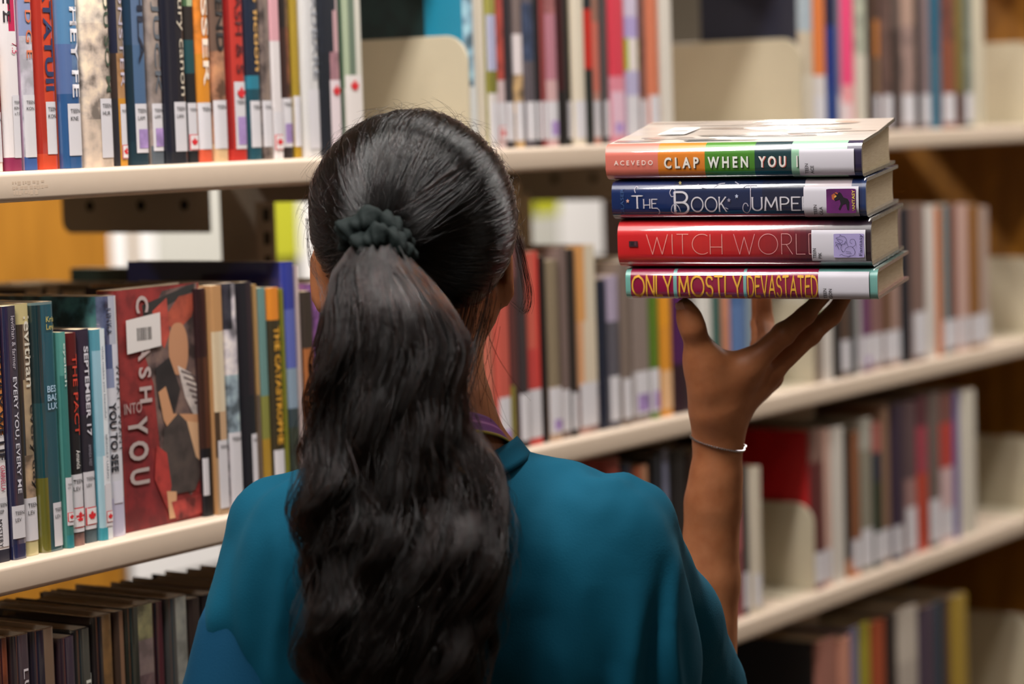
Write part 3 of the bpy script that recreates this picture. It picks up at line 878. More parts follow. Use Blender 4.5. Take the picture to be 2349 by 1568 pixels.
row(2, [
    (1040, 1066, 560, 'crimson part-hidden', 'crimson', '8a2a2c', dict(lab=L0)),
    (1067, 1092, 550, 'grey part-hidden', 'grey', '8a8480', dict(lab=L0)),
    (1093, 1118, 560, 'peach', 'peach', 'd8a080', dict(lab=L0)),
    (1119, 1142, 552, 'salmon rose', 'salmon rose', 'c8705c:.8,c08878', dict(lab=L0)),
    (1143, 1176, 556, 'coral', 'coral', 'c85a4c:.8,b86858-', dict(lab=(.1, .95, .008, .06), st='q')),
    (1177, 1193, 540, 'dark red-brown', 'dark red-brown', '8a8438@.3+4a2c28:.3,5a3230:.8,8a5450', {}),
    (1194, 1214, 545, 'dark charcoal', 'dark charcoal', '3a3032', dict(lab=(.05, .95, .008, .06))),
    (1215, 1252, 578, 'bright coral-red', 'bright coral-red', 'c84440@.6+d83c38:.5,d06050@.6+d83c34', dict(lab=(.05, .95, .008, .062))),
    (1253, 1263, 588, 'slim near-black', 'slim near-black', '1c1412', {}),
    (1264, 1294, 597, 'khaki tan', 'khaki tan', 'c0a088:.3,8a7a62@.6+6a5a4a', dict(lab=(.05, .95, .008, .06), st='q', hard=True)),
    (1295, 1316, 566, 'grey-brown', 'grey-brown', '7a6660', dict(lab=(.05, .95, .008, .055))),
    (1317, 1332, 570, 'dark umber', 'dark umber', '2c2420', dict(lab=(.05, .95, .008, .05))),
    (1333, 1384, 563, 'wide cream and peach', 'cream and peach', 'b08a80~:.25,d8a074@.3+dcccb4:.6,d89a5a@.4+d8cbb4', dict(lab=(.02, .95, .008, .058))),
    (1385, 1402, 640, 'blue-black', 'blue-black', '141c30', {}),
    (1403, 1429, 632, 'lilac-grey', 'lilac-grey', '5a565e:.7,a89ab0', dict(lab=(.02, .98, .008, .06))),
    (1430, 1453, 600, 'taupe brown', 'taupe brown', '7a6a60', dict(lab=(.1, .95, .008, .055))),
    (1454, 1496, 590, 'mouse grey', 'mouse grey', '8a7a72:.8,a09890', dict(lab=(.05, .95, .008, .06), st='p')),
    (1497, 1519, 600, 'leaf green', 'leaf green', '5a7a20:.8,7a9a28', dict(lab=(.05, .9, .008, .06), st='p')),
    (1520, 1549, 610, 'vivid orange', 'vivid orange', 'e0942c:.6,e89a24', dict(lab=(.02, .9, .008, .055), lc='e8b888')),
    (1550, 1588, 620, 'dark purple', 'dark purple', '2c1420:.35,4a1850:.8,581c60', {}),
    (1589, 1608, 610, 'pale grey behind the thumb', 'pale grey', 'b8b4b0', dict(lab=L0)),
    (1609, 1637, 600, 'white behind the hand', 'white', 'dcd8d0', {}),
    (1638, 1656, 610, 'bottle green', 'bottle green', '3a6058', {}),
    (1657, 1682, 600, 'apricot', 'apricot', 'd08a6c:.6,d89070', dict(lab=(.3, .98, .008, .04))),
    (1683, 1716, 605, 'denim blue', 'denim blue', '5a78a8:.7,4a6a9a', {}),
    (1717, 1731, 600, 'slim steel grey', 'steel grey', '8a9aa4', {}),
], 'books on the middle shelf between the woman and the bookend', MC, 23)

row(2, [
    (1869, 1892, 480, 'green-brown', 'green-brown', '8a7a6c:.35,6a7a30:.6,c0b8a8', {}),
    (1893, 1911, 485, 'off-white', 'off-white', 'd4ccc4', {}),
    (1912, 1929, 490, 'black', 'black', '1c1a1c', {}),
    (1930, 1950, 480, 'umber', 'umber', '5a4438', dict(lab=L0)),
    (1951, 1965, 490, 'dark slate', 'dark slate', '3a3e40', {}),
    (1966, 1982, 480, 'pale grey', 'pale grey', 'b4b0ac', dict(lab=L0)),
    (1983, 2001, 478, 'plum purple', 'plum purple', '6a3a60:.8,58304c', dict(lab=L0, st='q')),
    (2002, 2032, 475, 'rosy brown', 'rosy brown', '8a6460', dict(lab=L0)),
    (2033, 2048, 480, 'chestnut', 'chestnut', '6a4a34', dict(lab=L0)),
    (2049, 2071, 470, 'tan pink', 'tan pink', 'a8887c', dict(lab=L0)),
    (2072, 2090, 475, 'ink blue-black', 'ink black', '101824', {}),
    (2091, 2125, 470, 'brown-mauve', 'brown-mauve', '7a6058', dict(lab=(.05, .95, .008, .07))),
    (2126, 2154, 472, 'pure white', 'pure white', 'dcd4cc', {}),
    (2155, 2164, 474, 'slim rust', 'slim rust', 'c8743c', {}),
    (2165, 2183, 470, 'misty teal', 'misty teal', '6a8488', dict(lab=L0)),
    (2184, 2203, 468, 'rusty brown', 'rusty brown', '7a4a3c', dict(lab=L0)),
    (2204, 2224, 468, 'blush', 'blush', 'c8a498', dict(lab=L0)),
    (2225, 2249, 470, 'amber brown', 'amber brown', '8a5a28', dict(lab=L0)),
    (2250, 2274, 474, 'end-of-row pink-grey', 'end pink-grey', 'b0988c', dict(lab=L0)),
], 'books on the middle shelf, right of the bookend', MR, 24)

BL, BC, BR = 'lower shelf', 'lower shelf', 'lower shelf'
row(3, [
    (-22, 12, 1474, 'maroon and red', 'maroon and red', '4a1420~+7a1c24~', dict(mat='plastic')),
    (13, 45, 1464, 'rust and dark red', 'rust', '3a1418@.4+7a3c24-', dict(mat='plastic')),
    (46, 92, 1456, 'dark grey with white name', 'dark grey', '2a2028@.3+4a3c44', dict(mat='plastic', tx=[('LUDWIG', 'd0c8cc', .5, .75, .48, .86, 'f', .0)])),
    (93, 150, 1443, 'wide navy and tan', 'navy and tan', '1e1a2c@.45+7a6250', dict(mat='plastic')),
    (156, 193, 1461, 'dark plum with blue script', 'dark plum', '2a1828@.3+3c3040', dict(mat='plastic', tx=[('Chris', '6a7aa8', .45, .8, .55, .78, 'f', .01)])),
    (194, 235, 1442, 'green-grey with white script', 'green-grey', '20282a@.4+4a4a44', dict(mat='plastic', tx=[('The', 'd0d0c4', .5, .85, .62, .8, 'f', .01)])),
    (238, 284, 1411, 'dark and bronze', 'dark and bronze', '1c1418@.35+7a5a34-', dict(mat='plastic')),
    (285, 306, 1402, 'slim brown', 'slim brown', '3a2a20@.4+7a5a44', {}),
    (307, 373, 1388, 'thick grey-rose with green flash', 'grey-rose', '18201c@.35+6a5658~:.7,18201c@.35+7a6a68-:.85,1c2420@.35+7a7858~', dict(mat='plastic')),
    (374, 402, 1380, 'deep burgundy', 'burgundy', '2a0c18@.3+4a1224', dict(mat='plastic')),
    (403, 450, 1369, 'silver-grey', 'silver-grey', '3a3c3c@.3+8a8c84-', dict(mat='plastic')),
    (451, 480, 1372, 'dark brown part-hidden', 'dark brown', '2c201c', {}),
    (481, 520, 1362, 'black behind the shoulder', 'black', '1a181a', {}),
    (521, 550, 1360, 'dark olive behind the shoulder', 'dark olive', '2c2c1c', {}),
    (551, 585, 1350, 'dark crimson behind the shoulder', 'dark crimson', '4a1418', {}),
    (586, 620, 1345, 'dark tan behind the shoulder', 'dark tan', '5a4834', {}),
    (621, 655, 1335, 'charcoal behind the shoulder', 'charcoal', '26242a', {}),
    (656, 690, 1330, 'dull blue behind the shoulder', 'dull blue', '2c3850', {}),
    (691, 725, 1320, 'coffee behind the ponytail', 'coffee', '3c2c20', {}),
], 'books on the lower shelf at left', BL, 31)

row(3, [
    (1395, 1432, 1050, 'brick red behind the shoulder', 'brick red', '8a3428', {}),
    (1433, 1460, 1060, 'dark blue', 'dark blue', '1c2438', {}),
    (1461, 1500, 1068, 'terracotta and tan', 'terracotta', 'a85a3c@.5+c08a68', {}),
    (1501, 1522, 1046, 'black with blue stripe', 'black and blue', '14161c@.6+2a3448', {}),
    (1523, 1552, 1030, 'steel-blue striped', 'steel-blue', '1a1c24@.3+7a7c94@.7+20222c', {}),
    (1553, 1590, 1030, 'soot black', 'soot black', '1a1618', {}),
    (1591, 1625, 1036, 'brown behind the forearm', 'brown', '4a3428', {}),
    (1626, 1660, 1030, 'grey behind the forearm', 'grey', '6a6460', {}),
    (1661, 1688, 1030, 'blue-grey behind the forearm', 'blue-grey', '4a5464', {}),
    (1689, 1711, 1030, 'rose red', 'rose red', '9a4a4c:.4,c86868', {}),
    (1712, 1727, 1068, 'slim dark grey', 'slim dark grey', '4a4442', dict(lab=(.1, .95, .008, .055))),
    (1728, 1750, 1072, 'cream by the bookend', 'cream', 'd0c4b0', dict(lab=(.1, .6, .008, .05))),
], 'books on the lower shelf, left of the red cover', BC, 32)

row(3, [
    (1871, 1897, 985, 'dark maroon with scarlet cover', 'dark maroon', '7a3c3c:.2,5a2424:.8,7a5a50', dict(side='b80a12', dp=.16, lab=L0)),
    (1898, 1914, 985, 'rose cream', 'rose cream', 'd0a898', dict(lab=(.1, .9, .008, .05))),
    (1915, 1945, 980, 'broad white', 'broad white', 'd0c8be', {}),
    (1946, 1960, 985, 'slim black', 'slim black', 'b06a30:.12,181a1c', {}),
    (1961, 1979, 990, 'burnt orange-brown', 'burnt orange', 'c06a30:.12,8a5434', dict(lab=L0)),
    (1980, 2007, 960, 'olive grey', 'olive grey', '8a8474:.8,a8a498', dict(lab=(.05, .95, .008, .06))),
    (2008, 2029, 970, 'forest and navy', 'forest and navy', '283424:.6,242c3c:.8,a86058', dict(lab=(.1, .9, .008, .05))),
    (2030, 2051, 925, 'camel', 'camel', '8a6a54', dict(lab=L0)),
    (2052, 2078, 925, 'aubergine', 'aubergine', '342438', dict(lab=(.05, .6, .008, .05))),
    (2079, 2108, 920, 'brown-rose', 'brown-rose', '9a7470:.5,5a4448', dict(lab=(.05, .95, .008, .07))),
    (2109, 2135, 905, 'poppy red', 'poppy red', 'b8402c:.5,a03c4c:.8,5a2a34', {}),
    (2136, 2161, 900, 'smoky brown', 'smoky brown', '6a5c56', dict(lab=(.05, .95, .008, .07))),
    (2162, 2196, 900, 'pale pink over red', 'pale pink', 'd0b0b0:.5,b83c34:.8,7a4a44', dict(lab=(.05, .95, .008, .05))),
    (2197, 2207, 898, 'slim violet', 'slim violet', '6a6098', {}),
    (2208, 2240, 895, 'end-of-row cream white', 'end cream', 'd4ccbc', {}),
], 'books on the lower shelf, right of the red cover', BR, 33)

DR = 'bottom shelf'
row(4, [
    (1884, 1928, 1465, 'pinkish brown with dark cover', 'pinkish brown', 'a06a5c', dict(side='15161e', dp=.17)),
    (1929, 1958, 1462, 'peach and brown', 'peach', 'c88a74', {}),
    (1959, 1980, 1440, 'lavender grey', 'lavender', '7a7894', {}),
    (1981, 2006, 1428, 'lime', 'lime', 'a0942c', {}),
    (2007, 2041, 1425, 'burnt red', 'burnt red', 'a84a28', {}),
    (2042, 2067, 1410, 'black-brown', 'black-brown', '281e1c', {}),
    (2068, 2116, 1393, 'wide ivory', 'wide ivory', 'b8aca0:.7,c8bcae', {}),
    (2117, 2152, 1390, 'plum', 'plum', '4a3c4c', {}),
    (2153, 2170, 1380, 'petrol blue', 'petrol blue', '1e4454', {}),
    (2171, 2187, 1372, 'coffee brown', 'coffee', '5a4034', {}),
    (2188, 2222, 1365, 'mustard yellow', 'mustard yellow', 'a88a34', {}),
], 'books on the bottom shelf', DR, 41)

# ------------------------------------------------------------------ bookends
def bookend(px, top_py, lv, depth, label, n=.012, thick=.0035, behind=.0):
    z = SHELF_Z[lv]
    s = s_of_px(px, n, z + .06)
    h = h_of_py(top_py, s, n + .05, z)
    root = empty('bookend', S(s, n, z)); root.rotation_euler = (0, 0, SROT)
    tag(root, label, 'bookend', 'cream metal bookends')
    v, f = plate(rounded(0, depth, 0.0004, h, .028, (0, 0, 1, 1), 8), thick)
    m = MB(); m.add([(x - thick, y, zz) for x, y, zz in v], f)
    m.build('plate', MAT['bookend'], root, False, .0014, 3)
    m = MB(); m.box(-.07, -thick, .01, depth - .01, .0004, .0016)
    m.build('foot', MAT['bookend'], root, False, .0005)
    return root


bookend(1079, 84, 1, .215, 'cream metal bookend in the first top-shelf gap, under a teal book cover')
bookend(1842, 90, 1, .225, 'cream metal bookend in the second top-shelf gap, under a navy book cover', .01)
bookend(1868, 690, 2, .15, 'cream metal bookend seen behind the hand and fingers')
bookend(1870, 1150, 3, .145, 'cream metal bookend on the lower shelf under the scarlet book cover')
bookend(2380, 98, 1, .15, 'grey bookend at the right end of the top shelf')
bookend(2380, 590, 2, .15, 'grey bookend at the right end of the middle shelf')
bookend(2380, 1000, 3, .165, 'grey bookend at the right end of the lower shelf')
bookend(2370, 1405, 4, .165, 'grey bookend at the right end of the bottom shelf')
# ------------------------------------------------------------------ the book displayed face out on the middle shelf
def face_out():
    z = SHELF_Z[2]; n0 = .022; t = .026
    sa, sb = s_of_px(289, n0, z), s_of_px(477, n0, z)
    W = sb - sa - .001
    h = h_of_py(668, sa, n0, z)
    root = empty('book', S(sa, n0 + t, z + .0003)); root.rotation_euler = (0, 0, -math.pi / 2)
    tag(root, 'red book shown cover outwards with a barcode sticker, middle shelf', 'book', None)
    sp = book_parts(root, t, h, W, parse_bands('7c2022:.3,8e2a28'), '7c2424', True, 'plastic', .001, .005)
    m = MB()
    layer = [0]

    def q(pts, col):
        layer[0] += 1
        k = len(m.v)
        m.v += [(t + .0003 + .00004 * layer[0], u * W, v * h) for u, v in pts]
        m.f.append(tuple(range(k, k + len(pts)))); m.c.append(C4(col))

    q([(0, 0), (1, 0), (1, 1), (0, 1)], '8c2c2a-')
    q([(.02, 0), (.5, 0), (.35, .3), (.28, .5), (.02, .55)], '7a2024-')
    q([(.25, .8), (.55, .98), (.98, 1), (1, .2), (.8, .1), (.45, .3), (.4, .6)], '6e5a54~')
    q([(.3, .93), (.95, 1), (.95, .97), (.5, .9), (.32, .86)], '2e2c2a')
    q([(.55, .86), (.75, .95), (.98, .96), (.9, .86), (.7, .8)], 'b0523c-')
    q([(.42, .9), (.6, .95), (.62, .8), (.55, .74), (.44, .8)], 'b4493c-')
    q(rounded(.6, .84, .62, .84, .1), 'c08a66')
    q([(.7, .66), (.86, .62), (.98, .52), (.98, .44), (.9, .42), (.78, .52)], 'cfc4bc-')
    for i in range(7): q([(.74 + i * .03, .64 - i * .028), (.95, .6 - i * .022), (.95, .592 - i * .022), (.74 + i * .03, .63 - i * .028)], '6a5a58')
    q([(.42, .66), (.6, .7), (.72, .56), (.6, .42), (.45, .5)], '2c2626-')
    q([(.45, .56), (.54, .58), (.62, .46), (.95, .44), (.97, .38), (.6, .36), (.5, .44)], 'c8926a')
    q([(.5, .4), (.68, .46), (.92, .36), (.95, .2), (.85, .12), (.55, .12), (.44, .22)], '4a403c-')
    q([(.78, .42), (.97, .4), (.98, .22), (.88, .26)], 'd8ac84')
    q([(.4, .34), (.52, .3), (.56, .16), (.5, .06), (.36, .2)], 'b03a34-')
    q([(.5, .14), (.62, .13), (.6, .02), (.52, .02)], 'd0a078')
    q([(.55, .09), (.98, .1), (.98, .02), (.6, .01)], 'a8403a~')

    def letters(txt, u0, u1, v0, v1, col, bold):
        layer[0] += 1
        v, f, (a, b, c, d) = font_text(txt, bold)
        k = len(m.v)
        for x, _, zz in v:
            m.v.append((t + .0003 + .00004 * layer[0], W * (u0 + (u1 - u0) * (zz - c) / (d - c)), h * (v1 - (v1 - v0) * (x - a) / (b - a))))
        m.f += [tuple(i + k for i in ff) for ff in f]; m.c += [C4(col)] * len(f)

    # the lettering runs down the cover with its tops to the right
    letters('C R A S H', .22, .37, .525, .97, 'b8a4a0', .03)
    layer[0] += 1
    v, f, (a, b, c, d) = font_text('INTO', .01)
    k = len(m.v)
    m.v += [(t + .0003 + .00004 * layer[0], W * (.03 + .21 * (x - a) / (b - a)), h * (.488 + .045 * (zz - c) / (d - c))) for x, _, zz in v]
    m.f += [tuple(i + k for i in ff) for ff in f]; m.c += [C4('a88c88')] * len(f)
    letters('Y O U', .065, .3, .19, .47, 'b0a09c', .03)
    m.build('cover_art', MAT['print'], root)
    s = MB()
    y0, y1, za, zb = .09 * W, .5 * W, .735 * h, .875 * h
    s.add([(t + .0018, y0, za), (t + .0018, y1, za + .004), (t + .0018, y1, zb + .004), (t + .0018, y0, zb)], [(0, 1, 2, 3)], C4('ddd6d2'))
    rr = random.Random(5)
    yy = y0 + (y1 - y0) * .3
    while yy < y0 + (y1 - y0) * .72:
        w = rr.choice((.0006, .001, .0014))
        s.add([(t + .0019, yy, za + .011), (t + .0019, yy + w, za + .011), (t + .0019, yy + w, zb - .008), (t + .0019, yy, zb - .008)], [(0, 1, 2, 3)], C4('55504e'))
        yy += w + rr.choice((.0006, .001))
    s.build('barcode_sticker', MAT['print'], root)


face_out()

# ------------------------------------------------------------------ the far face of the bookcase and what shows through the gaps
def far_book(s0, t, h, lv, col, lab, dp=.16, mat='jacket'):
    root = empty('book', S(s0 + t, 2 * DEPTH + .06 - .014, SHELF_Z[lv] + .0002)); root.rotation_euler = (0, 0, math.pi)
    tag(root, lab, 'book', 'books on the far face of the bookcase')
    book_parts(root, t, h, dp, parse_bands(col), None, True, mat, .0008, .004, nseg=4)


rnd = random.Random(99)
FAR_COL = ['2a2430', '4a3020', '24344c', '16181a', '5a2420', '3a3a34', '2c4038', '46342c']
NAMES = ['dark plum', 'dark brown', 'deep blue', 'black', 'dark red', 'dark grey', 'dark green', 'umber']
s = s_of_px(-560, 2 * DEPTH, Z2); i = 0
s_gap = s_of_px(1236, 2 * DEPTH - .11, Z2 + .25), s_of_px(1358, 2 * DEPTH + .05, Z2 + .25)
s_open = s_of_px(712, 2 * DEPTH + .05, Z2 + .25)
ORD = ['first', 'second', 'third', 'fourth', 'fifth', 'sixth', 'seventh', 'eighth', 'ninth', 'tenth', 'eleventh', 'twelfth']
cnt = {}
while s < S_END - .05:
    t = rnd.uniform(.022, .045)
    tall = s > BAYS[1] + .02
    if tall and s < s_open: s += t; continue
    in_gap = s + t > s_gap[0] and s < s_gap[1]
    if not (s < BAYS[1] - .02 and s + t > BAYS[1] - .02) and not in_gap:
        h = rnd.uniform(.255, .285) if tall else rnd.uniform(.185, .205)
        k = i % 8
        cnt[k] = cnt.get(k, 0) + 1
        where = 'from left, right of slotted post' if tall else 'from left, before slotted post'
        far_book(s, t - .001, h, 2, FAR_COL[k], f'{NAMES[k]} book facing away behind middle shelf, {ORD[cnt[k] - 1]} such {where}')
        i += 1
    elif in_gap:
        pass                                                   # an open stretch of the far shelf
    s += t


def far_panel(name, px0, px1, py0, py1, mat, label, cat, to_floor=False, y=3.6, thick=.008):
    """a panel on the display board that stands behind the bookcase, parallel to its shelves"""
    hit = lambda px, py: (lambda v: EYE + v * (y - EYE[1]) / v[1])(P(px, py, 1) - EYE)
    q0, q1 = hit(px0, py0), hit(px1, py0)
    zt, zb = q0[2], (0.001 if to_floor else hit(px0, py1)[2])
    m = MB(); m.box(q0[0], q1[0] - .0015, y, y + thick - .0005, zb, zt)
    return tag(m.build(name, mat, None, False, .002), label, cat)


WHT = simple_mat('white_card', 'f2efec', .8); GRYW = simple_mat('grey_white_card', 'c8c6bc', .8); LIME = simple_mat('lime_card', 'b8b820', .8); BEI = simple_mat('beige_card', 'b09a80', .8)
BOARD = simple_mat('brown_felt', '4a3f30', .95, .1, 200)
far_panel('display_board', -700, 1900, 250, 760, BOARD, 'brown felt display board standing on the floor behind the bookcase', 'board', True, 3.608, .03)
far_panel('wooden_panel', -260, 246, 330, 760, MAT['wood_bright'], 'honey oak panel seen through the gap under the top shelf at left', 'panel', True)
far_panel('notice_card', 246, 288, 380, 640, WHT, 'narrow bright white card seen just right of the oak panel', 'card')
far_panel('notice_card', 288.5, 309, 380, 700, BEI, 'thin beige card strip between two white cards through the gap', 'card')
far_panel('notice_card', 309.5, 352, 380, 720, WHT, 'white card reaching lowest, seen left of the tall blue book', 'card')
far_panel('notice_card', 353, 520, 380, 720, GRYW, 'wide grey-white card beside the slotted post, above the tall blue book', 'card')
far_panel('notice_card', 300, 520, 1235, 1345, WHT, 'white card low behind the bookcase, under the middle shelf', 'card')
far_panel('poster', 590, 682, 380, 600, LIME, 'lime yellow poster seen between the slotted post and the head', 'poster')
far_panel('poster', 683, 760, 380, 720, WHT, 'white poster beside the lime one, left of the head', 'poster')
far_panel('poster', 1225, 1282, 400, 497, LIME, 'lime poster in the bright gap right of the head', 'poster')
far_panel('poster', 1283, 1390, 400, 600, WHT, 'white poster in the bright gap right of the head', 'poster')
far_panel('poster', 1200, 1282, 498, 600, GRYW, 'grey-white poster under the lime one, right of the head', 'poster')
# ------------------------------------------------------------------ the four books held up on the fingertips
# axes of the stack, from its lowest front edge: LX runs along the spines to the right, LY away into the stack, LZ up through it
_a, _b = P(1437, 687, 2.262), P(2014, 689.5, 2.192)
LX = (_b - _a) / np.linalg.norm(_b - _a)
_tilt = math.radians(3.0)
LZ = UP - LX * (UP @ LX); LZ /= np.linalg.norm(LZ)
LY = np.cross(LZ, LX)
LY, LZ = LY * math.cos(_tilt) + LZ * math.sin(_tilt), LZ * math.cos(_tilt) - LY * math.sin(_tilt)


def held(px0, px1, py_top, py_bot, bands, label, dp, side, kw):
    """a book lying front cover up, its head to the left, spine facing the camera"""
    w = (px1 - px0) / F_PX
    # depth along the stack's front face: slide _a along LX until it projects to px0
    lo, hi = -.1, .3
    org = _a
    def solve(px):
        lo, hi = -.1, .8
        for _ in range(50):
            mid = (lo + hi) / 2
            if proj(org + LX * mid)[0] < px: lo = mid
            else: hi = mid
        return lo
    def up(py, x):
        lo, hi = -.05, .3
        for _ in range(50):
            mid = (lo + hi) / 2
            if proj(org + LX * x + LZ * mid)[1] > py: lo = mid
            else: hi = mid
        return lo
    x1 = solve(px1); x0 = solve(px0); xm = (x0 + x1) / 2
    z0, z1 = up(py_bot, xm), up(py_top, xm)
    z0 += .0003; h, t = x1 - x0, z1 - z0 - .0003
    o = org + LX * x1 + LZ * z0
    root = empty('book')
    M = Matrix.Identity(4)
    for i in range(3):
        M[i][0], M[i][1], M[i][2], M[i][3] = LZ[i], LY[i], -LX[i], o[i]
    root.matrix_world = M
    tag(root, label, 'book', 'books held up in a stack on the hand')
    sp = book_parts(root, t, h, dp, parse_bands(bands), side, True, 'plastic', kw.get('bulge', .0012), kw.get('r', .006), kw.get('flare', 0), kw.get('inner'), nseg=16, top=kw.get('top'), rim=kw.get('rim'))
    return root, sp, h, t


def sp_text(root, sp, h, txt, col, u0, u1, a, b, kind='f', **k):
    """a, b: start and end along the spine measured from the head (fractions)"""
    return spine_text(root, sp, h, txt, col, u0, u1, 1 - b, 1 - a, kind, **k)


def strokes(root, sp, h, lines, w, col, name, off=.0007):
    """free strokes on the spine; points are (a, u): along from the head, and up across the spine"""
    m = MB()
    for pts in lines:
        ribbon(m, curve_through([(p[0] * h, p[1] * sp.t) for p in pts]), w)
    m.v = [(z, y, h - x) for x, y, z in m.v]
    m.c = [C4(col)] * len(m.f)
    conform(m, sp, off)
    return m.build(name, MAT['print'], root)


def fills(parent, sp, h, polys, name, off=.0008):
    m = MB()
    for i, (pts, col) in enumerate(polys):
        k = len(m.v)
        us = [p[1] for p in pts]; lo, hi = min(us), max(us)
        y = min(sp.y(sp.t * (lo + (hi - lo) * q / 8)) for q in range(9)) - off - .00006 * i
        m.v += [(p[1] * sp.t, y, h * (1 - p[0])) for p in pts]
        m.f.append(tuple(range(k, k + len(pts)))); m.c.append(C4(col))
    return m.build(name, MAT['print'], parent)


def held_label(root, sp, h, a, b, u0, u1, lines, ta, tb):
    lab = label_part(root, sp, h, u0, u1, h * (1 - b), h * (1 - a), None, '', 'dcd8e2', .0011)
    m = MB()
    n = len(lines)
    for i, ln in enumerate(lines):                      # upright on the upright book, so it reads upward here
        v, f, (x0, x1, z0, z1) = font_text(ln)
        sz = .0040
        zt = h * (1 - (ta + (tb - ta) * i))
        m.add([(sp.t * (u0 + .04) + (x - x0) * sz * .92, 0, zt - z * sz) if False else (sp.t * (u0 + .05) + (x - x0) * sz * .95, 0, zt + z * sz) for x, _, z in v], f, C4('1a181c'))
    conform(m, sp, .0014)
    m.build('label_lettering', MAT['print'], lab)
    return lab


# bands run from the tail (right) to the head (left)
B = lambda *p: ','.join(f'{c}:{round(1 - a, 4)}' for c, a in p)
r1, s1, h1, t1 = held(1400, 1983, 327, 411, B(('2a2448', .945), ('a0d0b0', .732), ('143c44', .59), ('4a8a2c', .395), ('e8862a', .21), ('ea8070', 0)),
    'topmost held book with salmon, orange, green and teal spine blocks', .152, 'd8ccc0~', dict(flare=.010, inner='6a6440', r=.0125, bulge=.0016, top='ddd2c8', rim='2a2c26'))  # top: cover colour whitened to hold the glare
for txt, col, a, b, sh in (('CLAP', 'ece4da', .235, .372, '4a3a20'), ('WHEN', 'f0f0ea', .407, .565, '2a4a1c'), ('YOU', 'f2ece6', .605, .71, 'd86a5c'), ('I', 'f2ece6', .752, .757, '2a3a34')):
    txt = ' '.join(txt)
    sp_text(r1, s1, h1, txt, sh, .3, .615, a + .003, b + .003, 'f', bold=.03, name='title_shadow', off=.0006)
    sp_text(r1, s1, h1, txt, col, .315, .63, a, b, 'f', bold=.03, off=.0008)
sp_text(r1, s1, h1, 'A C E V E D O', 'f4e6dc', .42, .555, .035, .19, 'f', bold=.012, name='author_lettering')
held_label(r1, s1, h1, .763, .972, .07, .8, ('TEEN', 'ACE'), .797, .818)
m = MB()                                                  # the front cover's artwork on top: loose patches paled to imitate glare, a barcode sticker


def top_patch(m, pts, col, lift):
    k = len(m.v)
    for a, d in pts:
        y = d * .152
        m.v.append((t1 + .010 * max(0, d) ** 1.5 + lift, y, h1 * (1 - a)))
    m.f.append(tuple(range(k, k + len(pts)))); m.c.append(C4(col))


rnd = random.Random(12)
for i in range(26):
    a, d, ra, rd = rnd.uniform(.05, .95), rnd.uniform(.12, .93), rnd.uniform(.06, .22), rnd.uniform(.02, .06)
    col = rnd.choice(('d8b8a4', '9a9c9a', 'e8e0da', 'a89c92', 'd0c4ba', 'e0c8ba', 'b8b0a8'))
    pts = []
    for j in range(9):
        th = j / 9 * 2 * math.pi; q = rnd.uniform(.6, 1.1)
        pts.append((min(.99, max(.01, a + ra * q * math.cos(th))), min(.97, max(.06, d + rd * q * math.sin(th)))))
    top_patch(m, pts, col, .0004 + i * .00002)
m.build('cover_art', MAT['plastic'], r1)
m = MB(); top_patch(m, [(.13, .42), (.24, .42), (.26, .7), (.15, .7)], 'dcd8d4', .0014)
for i in range(12): top_patch(m, [(.16 + i * .006, .52), (.1625 + i * .006, .52), (.1675 + i * .006, .6), (.165 + i * .006, .6)], '77726e', .0016)
m.build('barcode_sticker', MAT['print'], r1)

r2, s2, h2, t2 = held(1411, 1991, 412, 503, B(('223a6c', .985), ('1e3060', .945), ('b8a8b0', .765), ('1c2440', .6), ('182850', .25), ('1a3064', 0)),
    'navy fantasy book, second from top of the held stack', .15, '1a2a58', dict(flare=0, inner='6a6a70', r=.012, rim='6c6c70'))
W2 = dict(w=.085)
for txt, u0, u1, a, b in (('T', .3, .62, .085, .123), ('HE', .3, .53, .13, .183), ('OOK', .2, .57, .321, .458), ('UMPER', .22, .555, .562, .792)):
    sp_text(r2, s2, h2, txt, 'd4d0d8', u0, u1, a, b, 'r', w=.1)
sp_text(r2, s2, h2, 'B', 'd8d4dc', .15, .71, .255, .308, 'r', w=.09)
strokes(r2, s2, h2, [
    [(.545, .86), (.565, .86)], [(.555, .86), (.555, .4), (.552, .25), (.54, .16), (.527, .2), (.524, .3), (.53, .4), (.54, .4), (.545, .33)],
    [(.525, .8), (.54, .86), (.58, .86)],
    [(.262, .24), (.25, .16), (.24, .22), (.245, .36), (.258, .4), (.27, .32), (.276, .2)],
    [(.258, .76), (.244, .8), (.236, .7), (.242, .6), (.252, .62), (.25, .7)],
    [(.18, .3), (.19, .26), (.192, .18), (.186, .14)], [(.098, .7), (.094, .78), (.1, .86), (.108, .83)],
    [(.455, .3), (.466, .26)], [(.345, .9), (.36, .83), (.38, .8)], [(.41, .82), (.43, .9), (.452, .92)], [(.49, .95), (.51, .88)],
], .0007, 'b8b4c4', 'flourish')
fills(r2, s2, h2, [([(x + dx, u + du) for dx, du in ((0, .05), (.0025, .015), (.007, .01), (.0035, -.02), (.0045, -.06), (0, -.035), (-.0045, -.06), (-.0035, -.02), (-.007, .01), (-.0025, .015))], c)
                   for x, u, c in ((.066, .5, 'd8a898'), (.47, .5, '9a94a8'), (.501, .6, 'c8d0e8'), (.275, .95, 'c8b878'))], 'star_print')
sp_text(r2, s2, h2, 'GLASER', '3a5a8c', .1, .8, .028, .048, 'f', name='author_lettering') if False else None
m = MB(); v, f, (x0, x1, z0, z1) = font_text('GLASER')
m.add([(t2 * (.12 + .7 * (x - x0) / (x1 - x0)), 0, h2 * (1 - .05) + .0042 * (z - z0)) for x, _, z in v], f, C4('3c5c90')); conform(m, s2, .0007)
m.build('author_lettering', MAT['print'], r2)
